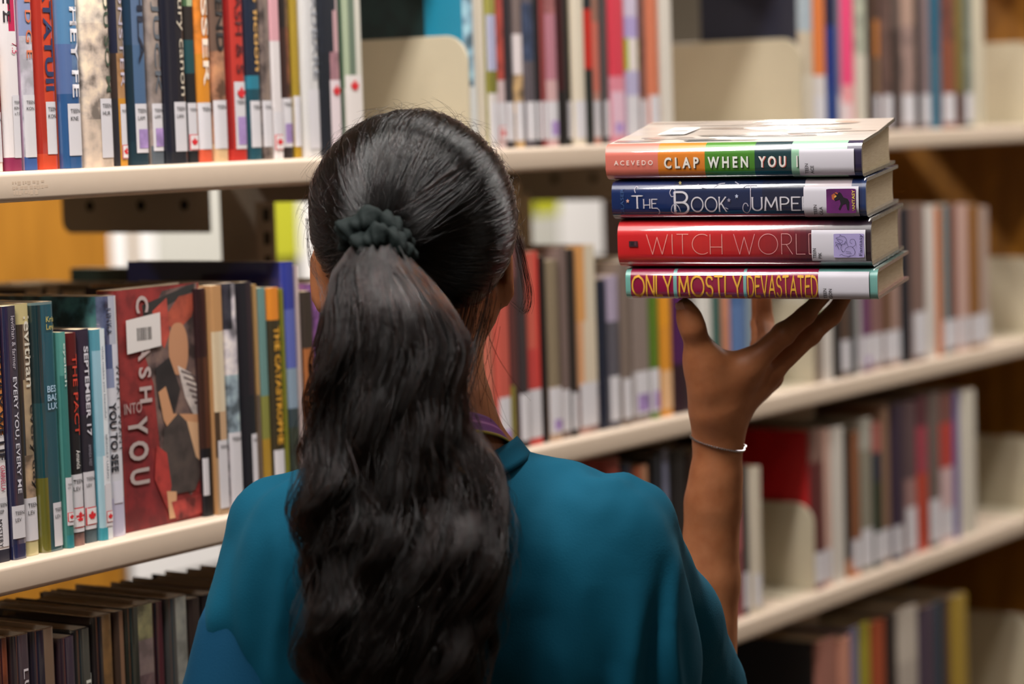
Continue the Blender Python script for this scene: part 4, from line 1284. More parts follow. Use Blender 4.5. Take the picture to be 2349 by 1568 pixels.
lab = held_label(r2, s2, h2, .762, .973, .045, .815, ('TEEN', 'GLA'), .812, .834)
fills(lab, s2, h2, [(rounded(.85, .963, .14, .76, .02) and [(x, u) for x, u in rounded(.85, .963, .14, .76, .018)], '661a68-'),
                    ([(.87, .6), (.888, .68), (.902, .6), (.9, .5), (.885, .45), (.872, .5)], 'c8683c-'), ([(.879, .56), (.887, .6), (.893, .56), (.887, .52)], 'e8b84c'),
                    ([(.852, .16), (.945, .16), (.945, .22), (.9, .27), (.852, .22)], '1a0c18'),
                    ([(.893, .62), (.879, .66), (.89, .57), (.878, .5), (.884, .45), (.9, .5), (.905, .38), (.896, .24), (.902, .22), (.912, .36), (.925, .38), (.93, .22), (.936, .22), (.938, .42), (.932, .5), (.916, .54), (.908, .64), (.9, .68)], '160a18')], 'unicorn_sticker', .0013)
m = MB(); v, f, (x0, x1, z0, z1) = font_text('FANTASY', .02)
m.add([(t2 * (.17 + .56 * (x - x0) / (x1 - x0)), 0, h2 * (1 - .96) + .0034 * (z - z0)) for x, _, z in v], f, C4('e0c84a')); conform(m, s2, .0024)
m.build('sticker_lettering', MAT['print'], lab)

r3, s3, h3, t3 = held(1422, 2001, 504, 616, gradient([(0, 'e22c30'), (.3, 'dc2a2c'), (.5, 'c02028'), (.64, '98202c'), (.76, '5c1a2c'), (.86, '381a2c'), (1, '281c28')]),
    'scarlet book fading to plum, third from top of the held stack', .152, 'd0282c', dict(flare=0, inner='3a2c28', r=.013, bulge=.0018, top='3a2c28', rim='38302c'))
sp_text(r3, s3, h3, 'WITCH', 'f2b4a8', .3, .72, .118, .42, 's', w=.028)
sp_text(r3, s3, h3, 'WORLD', 'e8a8a8', .3, .72, .467, .81, 's', w=.028)
fills(r3, s3, h3, [([(.047, .46), (.083, .46), (.083, .58), (.047, .58)], '3c1a24'), ([(.055, .49), (.066, .49), (.066, .56), (.055, .56)], '141018'), ([(.07, .49), (.077, .49), (.077, .57), (.07, .57)], '5a3040')], 'publisher_mark')
lab = held_label(r3, s3, h3, .772, .98, .16, .795, ('TEEN', 'PIK'), .789, .81)
fills(lab, s3, h3, [(rounded(.858, .975, .23, .72, .015), 'b0a4d8')], 'dragon_sticker', .0013)
strokes(lab, s3, h3, [
    [(.89, .3), (.897, .27), (.915, .26), (.935, .28), (.94, .36), (.932, .44), (.92, .46), (.905, .42), (.9, .36), (.892, .36), (.886, .42), (.892, .5), (.903, .52), (.908, .6), (.9, .66), (.89, .67), (.884, .7), (.882, .66), (.868, .63), (.884, .6), (.893, .58), (.89, .54), (.87, .5), (.866, .46)],
    [(.915, .46), (.905, .56), (.9, .5)], [(.87, .5), (.88, .4), (.866, .55), (.89, .48), (.872, .6)], [(.93, .44), (.943, .5), (.938, .6), (.925, .6), (.922, .54), (.93, .52)],
    [(.905, .36), (.925, .34)], [(.907, .32), (.928, .31)], [(.89, .3), (.88, .28)], [(.92, .28), (.92, .25), (.91, .24)]], .0003, '3a3460', 'dragon_drawing', .0022)
m = MB(); v, f, (x0, x1, z0, z1) = font_text('Fantasy')
m.add([(t3 * (.27 + .44 * (x - x0) / (x1 - x0)) , 0, h3 * (1 - .972) + .0040 * (z - z0) + 0 * x) for x, _, z in v], f, C4('2c2850')); conform(m, s3, .0022)
m.build('sticker_lettering', MAT['print'], lab)

r4, s4, h4, t4 = held(1437, 2014, 617, 688, B(('7cb8b0', .972), ('78b4ac', .77), ('9c1c48', .487), ('84c0bc', .475), ('9c1c48', .208), ('84c0bc', .194), ('9c1c48', .02), ('7cc0b4', 0)),
    'slim crimson book with yellow lettering at the bottom of the held stack', .148, '5a8a88', dict(flare=.0, inner='7a1830', r=.007, bulge=.0010, top='5a8a84', rim='7a2034'))
for txt, a, b in (('ONLY', .028, .187), ('MOSTLY', .217, .467), ('DEVASTATED', .494, .767)):
    sp_text(r4, s4, h4, txt, 'ecb23c', .11, .78, a, b, 'j', w=.125)
held_label(r4, s4, h4, .771, .968, .0, .93, ('TEEN', 'GON'), .803, .824)
# ------------------------------------------------------------------ smooth bodies: blended tapered limbs turned into one surface
def VL(px, py, depth):
    """point seen at px, py at a depth, in the level frame of the view: x right, y away, z up"""
    q = P(px, py, depth) - np.array([EYE[0], EYE[1], 0])
    return np.array([q @ VR, q @ VF, q[2]])


class Field:
    def __init__(self, xs, ys, zs):
        self.ax = [np.asarray(a, np.float32) for a in (xs, ys, zs)]
        self.F = np.full([len(a) for a in self.ax], 0.5, np.float32)

    def _sub(self, lo, hi):
        sl = []
        for a, l, h in zip(self.ax, lo, hi):
            i, j = np.searchsorted(a, l), np.searchsorted(a, h)
            sl.append(slice(max(0, i - 1), min(len(a), j + 1)))
        g = np.meshgrid(*[a[s] for a, s in zip(self.ax, sl)], indexing='ij')
        return tuple(sl), np.stack(g, -1)

    def _join(self, sl, d, k, cut=False):
        a = self.F[sl]
        if cut: d = -d
        if k > 0:
            hh = np.maximum(k - np.abs(a - d), 0) / k
            self.F[sl] = (np.maximum(a, d) + hh * hh * k / 4) if cut else (np.minimum(a, d) - hh * hh * k / 4)
        else:
            self.F[sl] = np.maximum(a, d) if cut else np.minimum(a, d)

    def limb(self, a, b, ra, rb, k=.01):
        a, b = np.asarray(a, float), np.asarray(b, float); r = max(ra, rb) + k + .012
        sl, p = self._sub(np.minimum(a, b) - r, np.maximum(a, b) + r)
        ba = b - a
        t = np.clip(((p - a) @ ba) / max(1e-9, ba @ ba), 0, 1)
        d = np.linalg.norm(p - a - t[..., None] * ba, axis=-1) - (ra + (rb - ra) * t)
        self._join(sl, d.astype(np.float32), k)

    def blob(self, c, r, k=.01, rot=None, cut=False):
        c, r = np.asarray(c, float), np.asarray(r, float); m = r.max() + k + .012
        sl, p = self._sub(c - m, c + m)
        q = p - c
        if rot is not None: q = q @ rot
        k0 = np.linalg.norm(q / r, axis=-1); k1 = np.linalg.norm(q / (r * r), axis=-1)
        d = k0 * (k0 - 1) / np.maximum(k1, 1e-6)
        self._join(sl, d.astype(np.float32), k, cut)

    def surface(self):
        F = self.F; X, Y, Z = self.ax
        ins = F < 0
        c = [(i, j, k) for i in (0, 1) for j in (0, 1) for k in (0, 1)]
        nx, ny, nz = F.shape
        tot = np.zeros((nx - 1, ny - 1, nz - 1), np.int8)
        for i, j, k in c: tot += ins[i:nx - 1 + i, j:ny - 1 + j, k:nz - 1 + k]
        act = (tot > 0) & (tot < 8)
        idx = np.argwhere(act)
        vid = np.full(act.shape, -1, np.int64); vid[act] = np.arange(len(idx))
        acc = np.zeros((len(idx), 3)); cnt = np.zeros(len(idx))
        pos = lambda q: np.stack([X[q[:, 0]], Y[q[:, 1]], Z[q[:, 2]]], -1).astype(float)
        for a in c:
            for ax in range(3):
                if a[ax]: continue
                b = list(a); b[ax] = 1
                qa, qb = idx + a, idx + b
                fa, fb = F[tuple(qa.T)].astype(float), F[tuple(qb.T)].astype(float)
                m = (fa < 0) != (fb < 0)
                t = (fa / np.where(m, fa - fb, 1))[:, None]
                acc[m] += (pos(qa) * (1 - t) + pos(qb) * t)[m]; cnt[m] += 1
        V = acc / cnt[:, None]
        faces = []
        for ax in range(3):
            o1, o2 = [q for q in range(3) if q != ax]
            sA = [slice(None)] * 3; sB = [slice(None)] * 3
            sA[ax] = slice(0, -1); sB[ax] = slice(1, None)
            e = ins[tuple(sA)] != ins[tuple(sB)]
            q = np.argwhere(e)
            q = q[(q[:, o1] > 0) & (q[:, o2] > 0) & (q[:, o1] < F.shape[o1] - 1) & (q[:, o2] < F.shape[o2] - 1)]
            st = ins[tuple(q.T)]
            d1 = np.zeros(3, int); d1[o1] = 1; d2 = np.zeros(3, int); d2[o2] = 1
            quad = np.stack([vid[tuple((q - d1 - d2).T)], vid[tuple((q - d2).T)], vid[tuple(q.T)], vid[tuple((q - d1).T)]], -1)
            flip = st if ax != 1 else ~st
            quad[~flip] = quad[~flip][:, ::-1]
            faces.append(quad)
        return V, np.concatenate(faces)


def relax(V, Fq, n=2, lam=.5):
    e = np.concatenate([Fq[:, [i, (i + 1) % 4]] for i in range(4)])
    e = np.unique(np.sort(e, 1), axis=0)
    for _ in range(n):
        s = np.zeros_like(V); c = np.zeros(len(V))
        np.add.at(s, e[:, 0], V[e[:, 1]]); np.add.at(s, e[:, 1], V[e[:, 0]])
        np.add.at(c, e[:, 0], 1); np.add.at(c, e[:, 1], 1)
        V = V + lam * (s / np.maximum(c, 1)[:, None] - V)
    return V


def vert_normals(V, Fq):
    n = np.cross(V[Fq[:, 2]] - V[Fq[:, 0]], V[Fq[:, 3]] - V[Fq[:, 1]])
    N = np.zeros_like(V)
    for i in range(4): np.add.at(N, Fq[:, i], n)
    return N / np.maximum(np.linalg.norm(N, axis=1), 1e-12)[:, None]


def grid_axis(*parts):
    """pieces (start, stop, step) run on from one another"""
    out = []
    for a, b, s in parts: out += list(np.arange(a, b, s))
    return np.array(out)


def np_mesh(name, V, Fq, mat, parent, smooth=True):
    me = bpy.data.meshes.new(name)
    me.from_pydata(V.tolist(), [], [tuple(int(i) for i in f) for f in Fq])
    if smooth: me.polygons.foreach_set('use_smooth', [True] * len(me.polygons))
    me.update()
    return link_mesh(name, me, mat, parent)


def np_mesh_clean(V, Fq):
    used = np.unique(Fq); mp = np.full(len(V), -1); mp[used] = np.arange(len(used))
    return V[used], mp[Fq]
# ------------------------------------------------------------------ the woman
def skin_mat():
    m, nt, b = nodes_of('brown_skin')
    tc = nt.nodes.new('ShaderNodeTexCoord'); n = nt.nodes.new('ShaderNodeTexNoise'); n.inputs['Scale'].default_value = 60; n.inputs['Detail'].default_value = 6
    nt.links.new(tc.outputs['Object'], n.inputs['Vector'])
    rp = nt.nodes.new('ShaderNodeValToRGB')
    rp.color_ramp.elements[0].color = (*lin('a2623c'), 1); rp.color_ramp.elements[1].color = (*lin('b5744c'), 1)
    rp.color_ramp.elements[0].position = .3; rp.color_ramp.elements[1].position = .7
    nt.links.new(n.outputs['Fac'], rp.inputs['Fac']); nt.links.new(rp.outputs['Color'], b.inputs['Base Color'])
    b.inputs['Roughness'].default_value = .48; b.inputs['Specular IOR Level'].default_value = .4
    b.inputs['Subsurface Weight'].default_value = .08; b.inputs['Subsurface Radius'].default_value = (.01, .004, .002)
    n2 = nt.nodes.new('ShaderNodeTexNoise'); n2.inputs['Scale'].default_value = 900
    nt.links.new(tc.outputs['Object'], n2.inputs['Vector'])
    bp = nt.nodes.new('ShaderNodeBump'); bp.inputs['Strength'].default_value = .12; bp.inputs['Distance'].default_value = .0006
    nt.links.new(n2.outputs['Fac'], bp.inputs['Height']); nt.links.new(bp.outputs['Normal'], b.inputs['Normal'])
    return m


SKIN = skin_mat()
NAIL = simple_mat('fingernail', 'b98a72', .3)
BX, BY = VL(1055, 1300, 2.13)[0], 2.10                      # middle of the body
woman = empty('person', tuple(EYE[:2] + VR[:2] * BX + VF[:2] * BY) + (0,))
woman.rotation_euler = (0, 0, VROT)
tag(woman, 'woman seen from behind, teal t-shirt and long black ponytail, lifting a stack of books', 'person')
BASE = np.array([BX, BY, 0])


def W(px, py, d): return VL(px, py, d) - BASE              # in the woman's own frame


HC = W(945, 505, 2.13)
YAW = math.radians(14)
HR = np.array([[math.cos(YAW), math.sin(YAW), 0], [-math.sin(YAW), math.cos(YAW), 0], [0, 0, 1]]).T   # columns: head's right, front, up


def hp(x, y, z): return HC + HR @ np.array([x, y, z])       # a point in the head's frame


hand_lo, hand_hi = W(1535, 1010, 2.2), W(1965, 655, 2.42)
fx = grid_axis((-.36, hand_lo[0], .0052), (hand_lo[0], hand_hi[0], .0017), (hand_hi[0], hand_hi[0] + .06, .005))
fy = grid_axis((-.2, .1, .0052), (.1, .31, .0018), (.31, .42, .006))
fz = grid_axis((0, 1.1, .014), (1.1, hand_lo[2], .005), (hand_lo[2], hand_hi[2], .0017), (hand_hi[2], 1.64, .005))
B_ = Field(fx, fy, fz)
# trunk and legs
for s in (-1, 1):
    B_.limb((s * .075, .03, .82), (s * .085, .03, .46), .075, .05, .03)
    B_.limb((s * .085, .03, .46), (s * .085, .045, .09), .048, .032, .02)
    B_.limb((s * .085, .03, .06), (s * .1, -.0 + .16, .035), .034, .028, .02)
B_.blob((0, .03, .88), (.155, .1, .14), .04)
B_.blob((0, .03, 1.08), (.125, .085, .2), .05)
B_.blob((0, .035, 1.2), (.13, .07, .1), .03)
# neck, shoulders
nk0, nk1 = W(972, 760, 2.125), W(978, 1010, 2.115)
B_.limb(nk0, nk1, .047, .05, .03)
shR, shL = W(1455, 1208, 2.125), W(656, 1222, 2.115)
for sh in (shR, shL):
    B_.limb(nk1 + np.array([0, 0, -.03]), sh, .042, .026, .015)
B_.limb(W(1035, 1008, 2.118), W(1212, 1142, 2.12), .036, .022, .02)
B_.limb(W(1005, 965, 2.105), W(1070, 1075, 2.095), .044, .03, .02)
B_.limb(W(925, 1008, 2.118), W(760, 1142, 2.118), .036, .022, .02)
# head
B_.blob(HC + HR @ np.array([0, -.004, 0]), (.074, .092, .085), .02, HR)
B_.blob(hp(0, .03, -.055), (.058, .062, .075), .03, HR)
B_.blob(hp(0, .062, -.112), (.026, .022, .022), .03, HR)             # chin
B_.limb(hp(.052, .0, -.075), hp(.022, .065, -.112), .014, .014, .03)  # jaw
B_.limb(hp(-.052, .0, -.075), hp(-.022, .065, -.112), .014, .014, .03)
B_.limb(hp(0, .088, -.015), hp(0, .106, -.048), .008, .0115, .012)   # nose
for s in (-1, 1):
    B_.blob(hp(s * .01, .1, -.05), (.007, .008, .006), .008, HR)
    B_.blob(hp(s * .03, .083, -.012), (.013, .008, .01), .008, HR, True)
    B_.limb(hp(s * .012, .09, .004), hp(s * .045, .078, .002), .006, .006, .012)
B_.blob(hp(0, .09, -.076), (.021, .008, .006), .006, HR)
B_.blob(hp(0, .088, -.086), (.018, .008, .0065), .006, HR)
for s, (ex, ey) in ((1, (1163, 602)), (-1, (731, 622))):              # ears
    c = W(ex, ey, 2.145)
    er = HR @ np.array([[1, s * .35, 0], [-s * .35, 1, -.2], [0, .2, 1]])
    er = er / np.linalg.norm(er, axis=0)
    B_.blob(c, (.005, .014, .029), .006, er)
    B_.blob(c + np.array([s * -.002, .002, -.026]), (.006, .009, .01), .008)
# right arm, raised; elbow ahead of the body
elR = W(1604, 1610, 2.335); wrR = W(1648, 1000, 2.315)
B_.limb(shR, elR, .028, .036, .012)
mid = W(1624, 1330, 2.335)
B_.limb(elR, mid, .033, .0272, .01); B_.limb(mid, W(1636, 1150, 2.325), .0272, .0238, .01); B_.limb(W(1636, 1150, 2.325), W(1643, 1090, 2.32), .0238, .0215, .01); B_.limb(W(1643, 1090, 2.32), wrR, .0215, .0205, .01)
# the hand: thumb towards the left, fingers running to the right under the books
U = .383e-3


def hj(px, py, d): return W(px, py, d)


thM, thI, thT = hj(1608, 815, 2.285), hj(1589, 752, 2.272), hj(1571, 694, 2.268)
inM, inP, inD, inT = hj(1718, 838, 2.292), hj(1797, 766, 2.285), hj(1848, 723, 2.287), hj(1884, 700, 2.29)
miM, miP, miD, miT = hj(1762, 852, 2.315), hj(1858, 765, 2.312), hj(1908, 724, 2.318), hj(1943, 700, 2.322)
riM, riP, riD, riT = hj(1765, 862, 2.345), hj(1764, 790, 2.39), hj(1754, 735, 2.405), hj(1752, 686, 2.408)
piM, piP, piD, piT = hj(1730, 868, 2.365), hj(1744, 795, 2.41), hj(1741, 742, 2.425), hj(1738, 690, 2.428)
LZL = np.array([LZ @ VR, LZ @ VF, LZ @ UP])
_al = np.array([(_a - EYE) @ VR, (_a - EYE) @ VF, _a[2]]) - BASE


def under(p, r):
    """moves a fingertip so that its skin just touches the lowest cover"""
    return p - LZL * ((p - _al) @ LZL + r)


thT, inT, miT, riT, piT = under(thT, .0086), under(inT, .0076), under(miT, .0076), under(riT, .0074), under(piT, .0074)
k = .012
B_.limb(wrR, hj(1640, 925, 2.305), .0205, .0200, k)
B_.limb(hj(1638, 935, 2.30), thM, .0195, .0128, .016)
B_.limb(hj(1628, 880, 2.29), hj(1622, 838, 2.287), .0165, .0155, .012)
B_.limb(hj(1655, 945, 2.31), inM, .0185, .0125, .014)
B_.limb(hj(1672, 945, 2.32), miM, .0165, .0125, .014)
B_.limb(hj(1668, 945, 2.335), riM, .0165, .012, .014)
B_.limb(hj(1655, 945, 2.34), piM, .0155, .0115, .014)
B_.limb(hj(1615, 838, 2.29), hj(1712, 845, 2.295), .0105, .0105, .018)   # web of the thumb
B_.limb(hj(1650, 880, 2.30), hj(1740, 870, 2.33), .015, .013, .014)
for (a, b, c, d), (r0, r1, r2, r3) in (((inM, inP, inD, inT), (.0118, .0098, .0083, .0068)), ((miM, miP, miD, miT), (.0118, .0098, .0083, .0068)),
                                       ((riM, riP, riD, riT), (.0112, .0092, .008, .0066)), ((piM, piP, piD, piT), (.0102, .0086, .0078, .0066))):
    kk = .006
    B_.limb(a, b, r0, r1, .007); B_.limb(b, c, r1 * .98, r2, kk * .6); B_.limb(c, d, r2 * .98, r3, kk * .6)
    B_.blob(b, (r1 * 1.04,) * 3, .003)
B_.limb(thM, thI, .0126, .0108, .008); B_.limb(thI, thT, .0106, .0078, .005)
B_.blob(thI + (thT - thI) * .45, (.0108, .009, .0115), .005)
B_.blob(hj(1690, 1012, 2.335), (.006, .006, .008), .012)              # wrist bone
# left arm, hanging
elL = np.array([-.245, .04, .98]); wrL = np.array([-.235, .1, .76])
B_.limb(shL, elL, .029, .034, .012); B_.limb(elL, wrL, .034, .021, .02)
B_.limb(wrL, wrL + np.array([.004, .01, -.08]), .022, .024, .02)
for i in range(4):
    a = wrL + np.array([0, -.022 + i * .017, -.085]); l = (.06, .072, .076, .066)[i]
    B_.limb(a, a + np.array([.006, .0, -l * .55]), .0095, .0085, .006)
    B_.limb(a + np.array([.006, .0, -l * .55]), a + np.array([.018, .002, -l]), .0085, .007, .004)
B_.limb(wrL + np.array([.01, .03, -.03]), wrL + np.array([.02, .055, -.075]), .012, .0085, .008)
V, Q = B_.surface()
V = relax(V, Q, 2, .45)
body = np_mesh('body', V, Q, SKIN, woman)
body['label'] = 'brown-skinned body with raised right hand'
del B_
# eyes and nails
for s in (-1, 1):
    bm = bmesh.new(); bmesh.ops.create_uvsphere(bm, u_segments=16, v_segments=10, radius=.0115)
    me = bpy.data.meshes.new('eye'); bm.to_mesh(me); bm.free()
    o = link_mesh('eye', me, simple_mat('eye_white', 'd8d0c8', .2), woman); o.location = hp(s * .03, .073, -.012)


def nail(base, tip, up, r):
    d = (tip - base) / np.linalg.norm(tip - base); up = up - d * (up @ d); up /= np.linalg.norm(up); sd = np.cross(d, up)
    v, f = [], []
    for i in range(5):
        for j in range(5):
            a = (j / 4 - .5) * 1.6; q = -.3 + i / 4 * 1.5
            w = r * (.98 if i < 4 else .8)
            v.append(tip + d * (r * (q - .45)) + (up * math.cos(a) + sd * math.sin(a)) * w)
    for i in range(4):
        for j in range(4): f.append((i * 5 + j, i * 5 + j + 1, i * 5 + j + 6, i * 5 + j + 5))
    np_mesh('fingernail', np.array(v), f, NAIL, woman)


nail(thI, thT, np.array([-.8, -.6, 0.1]), .0082)
nail(inD, inT, np.array([.4, .1, -1]), .0073)
nail(miD, miT, np.array([.4, .1, -1]), .0073)
nail(riD, riT, np.array([.5, .8, 0]), .0072)
nail(piD, piT, np.array([.4, .8, 0]), .0071)

# ------------------------------------------------------------------ bracelet and lanyard
chrome = simple_mat('silver', 'd8d4d4', .22, metal=1.0)
ba, bb = W(1594, 1002, 2.318), W(1702, 1028, 2.318)
cc = (ba + bb) / 2; ex = bb - ba; rr_ = np.linalg.norm(ex) / 2 - .0001; ex /= np.linalg.norm(ex)
ax = W(1640, 1110, 2.32) - W(1650, 940, 2.31); ax /= np.linalg.norm(ax)
ey = np.cross(ex, ax); ey /= np.linalg.norm(ey)
bm = bmesh.new(); n = 72
rel = V - cc
near = rel[(np.abs(rel @ ax) < .004) & (np.linalg.norm(rel, axis=1) < .045)]
angs = np.arctan2(near @ ey, near @ ex); rads = np.hypot(near @ ey, near @ ex)
rad_at = lambda a: rads[np.abs((angs - a + math.pi) % (2 * math.pi) - math.pi) < .12].max() + .0009
for i in range(n):
    a = 2 * math.pi * i / n
    r_ = (rad_at(a - .1) + rad_at(a) + rad_at(a + .1)) / 3
    c = cc + (ex * math.cos(a) + ey * math.sin(a)) * r_
    bmesh.ops.create_icosphere(bm, subdivisions=1, radius=.00125, matrix=Matrix.Translation(Vector(c)))
me = bpy.data.meshes.new('bracelet'); bm.to_mesh(me); bm.free()
bo = link_mesh('bracelet', me, chrome, woman); bo['label'] = 'thin silver stone bracelet on the raised wrist'

LC = W(985, 960, 2.118)


def ring_band(name, fn, h, th, mat, cols=None, n=96, a0=0, a1=2 * math.pi, outward=.0):
    """ribbon around the neck: fn(angle) gives its upper edge; drops by h along a slightly outward slope"""
    m = MB()
    rows = len(cols) if cols else 2
    pts = []
    for i in range(n + 1):
        a = a0 + (a1 - a0) * i / n
        top, out = fn(a)
        pts.append([top + np.array([0, 0, -h * j / rows]) + out * (outward * j / rows) for j in range(rows + 1)])
    for i in range(n):
        for j in range(rows):
            m.add([pts[i][j], pts[i + 1][j], pts[i + 1][j + 1], pts[i][j + 1]], [(0, 1, 2, 3)], C4(cols[j]) if cols else None)
    o = m.build(name, mat, woman, True)
    bm = bmesh.new(); bm.from_mesh(o.data); bmesh.ops.remove_doubles(bm, verts=bm.verts, dist=1e-5); bm.to_mesh(o.data); bm.free()
    sd = o.modifiers.new('thickness', 'SOLIDIFY'); sd.thickness = th
    return o


def lan(a):                                                # 0 = right side, -90 = back
    x, y = math.cos(a), math.sin(a)
    z = W(985, 930, 2.1)[2] - HC[2]
    back = max(0, -y)
    zz = LC[2] + .016 - .026 * (1 - back) ** 1.3 - .10 * max(0, y)
    return np.array([LC[0] + .0555 * x, LC[1] + .060 * y - .004, zz - .003]), np.array([x, y, 0])


ly = ring_band('lanyard', lan, .0155, .0012, jacket_mat('lanyard_ribbon', .7, 0, 0), ['5c1064', '5c1064', '6a1a70', '9a5a94', '641268', '5c1064', '5c1064', 'a08a2c'], outward=.012)
ly['label'] = 'purple lanyard ribbon round the neck'
# ------------------------------------------------------------------ the t-shirt
from mathutils import noise as mnoise


def cloth_mat(name, color):
    m, nt, b = nodes_of(name)
    b.inputs['Base Color'].default_value = (*lin(color), 1)
    b.inputs['Roughness'].default_value = .85; b.inputs['Specular IOR Level'].default_value = .15
    b.inputs['Sheen Weight'].default_value = .05; b.inputs['Sheen Roughness'].default_value = .4
    b.inputs['Sheen Tint'].default_value = (.2, .6, .75, 1)
    tc = nt.nodes.new('ShaderNodeTexCoord'); n = nt.nodes.new('ShaderNodeTexNoise'); n.inputs['Scale'].default_value = 700
    nt.links.new(tc.outputs['Object'], n.inputs['Vector'])
    bp = nt.nodes.new('ShaderNodeBump'); bp.inputs['Strength'].default_value = .25; bp.inputs['Distance'].default_value = .0008
    nt.links.new(n.outputs['Fac'], bp.inputs['Height']); nt.links.new(bp.outputs['Normal'], b.inputs['Normal'])
    return m


TEAL = cloth_mat('teal_jersey', '044a61')
gx = grid_axis((-.34, .36, .0045)); gy = grid_axis((-.22, .36, .0045)); gz = grid_axis((.72, 1.38, .0045))
T_ = Field(gx, gy, gz)
T_.blob((0, .03, 1.03), (.163, .100, .26), .02)
for yy, xa, xb, rr in ((1262, 780, 1320, .056), (1350, 720, 1390, .058), (1450, 715, 1420, .060), (1560, 715, 1430, .062)):
    T_.limb(W(xa, yy, 2.107), W(xb, yy + 6, 2.112), rr, rr, .03)
T_.blob(W(985, 1165, 2.102), (.085, .062, .055), .03)
T_.blob((0, .02, .86), (.17, .115, .2), .06)
lsh, rsh = W(640, 1210, 2.115), W(1438, 1203, 2.12)
T_.limb(W(880, 1140, 2.115), lsh, .042, .040, .015)
T_.limb(W(1140, 1130, 2.115), rsh, .040, .036, .015)
T_.limb(lsh, W(604, 1420, 2.10), .041, .047, .01)
T_.limb(rsh, W(1524, 1430, 2.225), .036, .0455, .02)
T_.limb(W(1524, 1430, 2.225), W(1596, 1640, 2.335), .047, .056, .02)
T_.blob(W(720, 1340, 2.07), (.06, .045, .09), .02)             # cloth bridging the armpits
T_.blob(W(1390, 1380, 2.085), (.06, .045, .1), .02)
SV, SQ = T_.surface()
del T_
SV = relax(SV, SQ, 3, .5)
NC = W(985, 1030, 2.118)                                      # neck opening
sleeveR = W(1570, 1580, 2.30); axR = W(1585, 1640, 2.335) - W(1528, 1440, 2.225); axR /= np.linalg.norm(axR)
seamL = W(598, 1400, 2.10); axL = W(560, 1560, 2.09) - W(630, 1200, 2.115); axL /= np.linalg.norm(axL)
fc = SV[SQ].mean(1)
inneck = ((fc[:, 0] - NC[0]) / .0800) ** 2 + ((fc[:, 1] - NC[1]) / .0745) ** 2 < 1
keep = ~(inneck & (fc[:, 2] > NC[2] - .09)) & (fc[:, 2] > .78)
keep &= ~(((fc - sleeveR) @ axR > 0) & (fc[:, 0] > .1) & (fc[:, 1] > .12))
SV, SQ = np_mesh_clean(SV, SQ[keep])
SN_ = vert_normals(SV, SQ)
PXC = lambda px: (px - 1055) / F_PX * 2.05                    # lateral metres of a picture column on her back
PZC = lambda py: W(1055, py, 2.05)[2]
FOLDS = [(505, 480, 1240, 1700, 18, .004), (585, 560, 1180, 1700, 20, .0035), (650, 640, 1150, 1700, 16, .003), (690, 720, 1250, 1700, 18, -.004),
         (1270, 1290, 1420, 1700, 26, .0045), (1370, 1400, 1350, 1700, 24, -.004), (1450, 1440, 1330, 1700, 22, .005), (1530, 1490, 1280, 1700, 20, -.006),
         (1560, 1535, 1260, 1650, 14, .005), (1210, 1230, 1150, 1400, 40, -.002)]
D = np.zeros(len(SV))
back = SV[:, 1] < .1
for xt, xb, yt, yb, sg, am in FOLDS:
    zt, zb = PZC(yt), PZC(yb)
    q = np.clip((zt - SV[:, 2]) / (zt - zb), 0, 1)
    xc = PXC(xt) + (PXC(xb) - PXC(xt)) * q + .004 * np.sin(SV[:, 2] * 45 + xt)
    D += np.where(back, 1.35 * am * np.exp(-.5 * ((SV[:, 0] - xc) / (sg / F_PX * 2.05)) ** 2) * np.clip((zt - SV[:, 2]) / .06, 0, 1), 0)
for i, p in enumerate(SV):
    w = math.exp(-(((p[0] - PXC(1420)) / .045) ** 2 + ((p[2] - PZC(1105)) / .03) ** 2))
    D[i] += w * .0045 * mnoise.noise(Vector((p[0] * 55, p[1] * 40, p[2] * 38 + 3)))
    D[i] += .0022 * mnoise.noise(Vector((p[0] * 16, p[1] * 14, p[2] * 7))) + .0008 * mnoise.noise(Vector((p[0] * 60, p[1] * 50, p[2] * 30)))
SV = SV + SN_ * D[:, None]
below = (SV - seamL) @ axL                                     # left sleeve: its own piece below a dropped shoulder seam
left = SV[:, 0] < -.13
shirt = np_mesh('t_shirt', SV, SQ, TEAL, woman)
shirt.modifiers.new('thickness', 'SOLIDIFY').thickness = .0012
shirt['label'] = 'loose teal t-shirt'


def open_tube(name, pts, radii, mat, parent, wob=.0, n=40, th=.0012):
    """sleeve: rings around a path"""
    pts = [np.asarray(p, float) for p in pts]
    v, f = [], []
    for i, (p, r) in enumerate(zip(pts, radii)):
        d = pts[min(i + 1, len(pts) - 1)] - pts[max(i - 1, 0)]; d /= np.linalg.norm(d)
        a = np.cross(d, [0, 1, 0]); a /= np.linalg.norm(a); b = np.cross(d, a)
        for j in range(n):
            t = 2 * math.pi * j / n
            rr = r * (1 + wob * math.sin(3 * t + i * .4) + wob * .6 * math.sin(7 * t + i))
            v.append(p + (a * math.cos(t) + b * math.sin(t) * .95) * rr)
    for i in range(len(pts) - 1):
        for j in range(n): f.append((i * n + j, i * n + (j + 1) % n, (i + 1) * n + (j + 1) % n, (i + 1) * n + j))
    o = np_mesh(name, np.array(v), f, mat, parent)
    o.modifiers.new('thickness', 'SOLIDIFY').thickness = th
    return o


s0, s1 = W(604, 1395, 2.103), W(566, 1690, 2.095)
SLEEVE_TEAL = cloth_mat('darker_teal_jersey', '053a56')  # left sleeve only: darker, bluer tone than the shirt
open_tube('sleeve', [s0 + (s1 - s0) * q for q in (0, .15, .35, .6, .8, 1)], [.0445, .050, .0535, .057, .0595, .061], SLEEVE_TEAL, shirt, .02)['label'] = 'left sleeve, darker and bluer than the shirt'


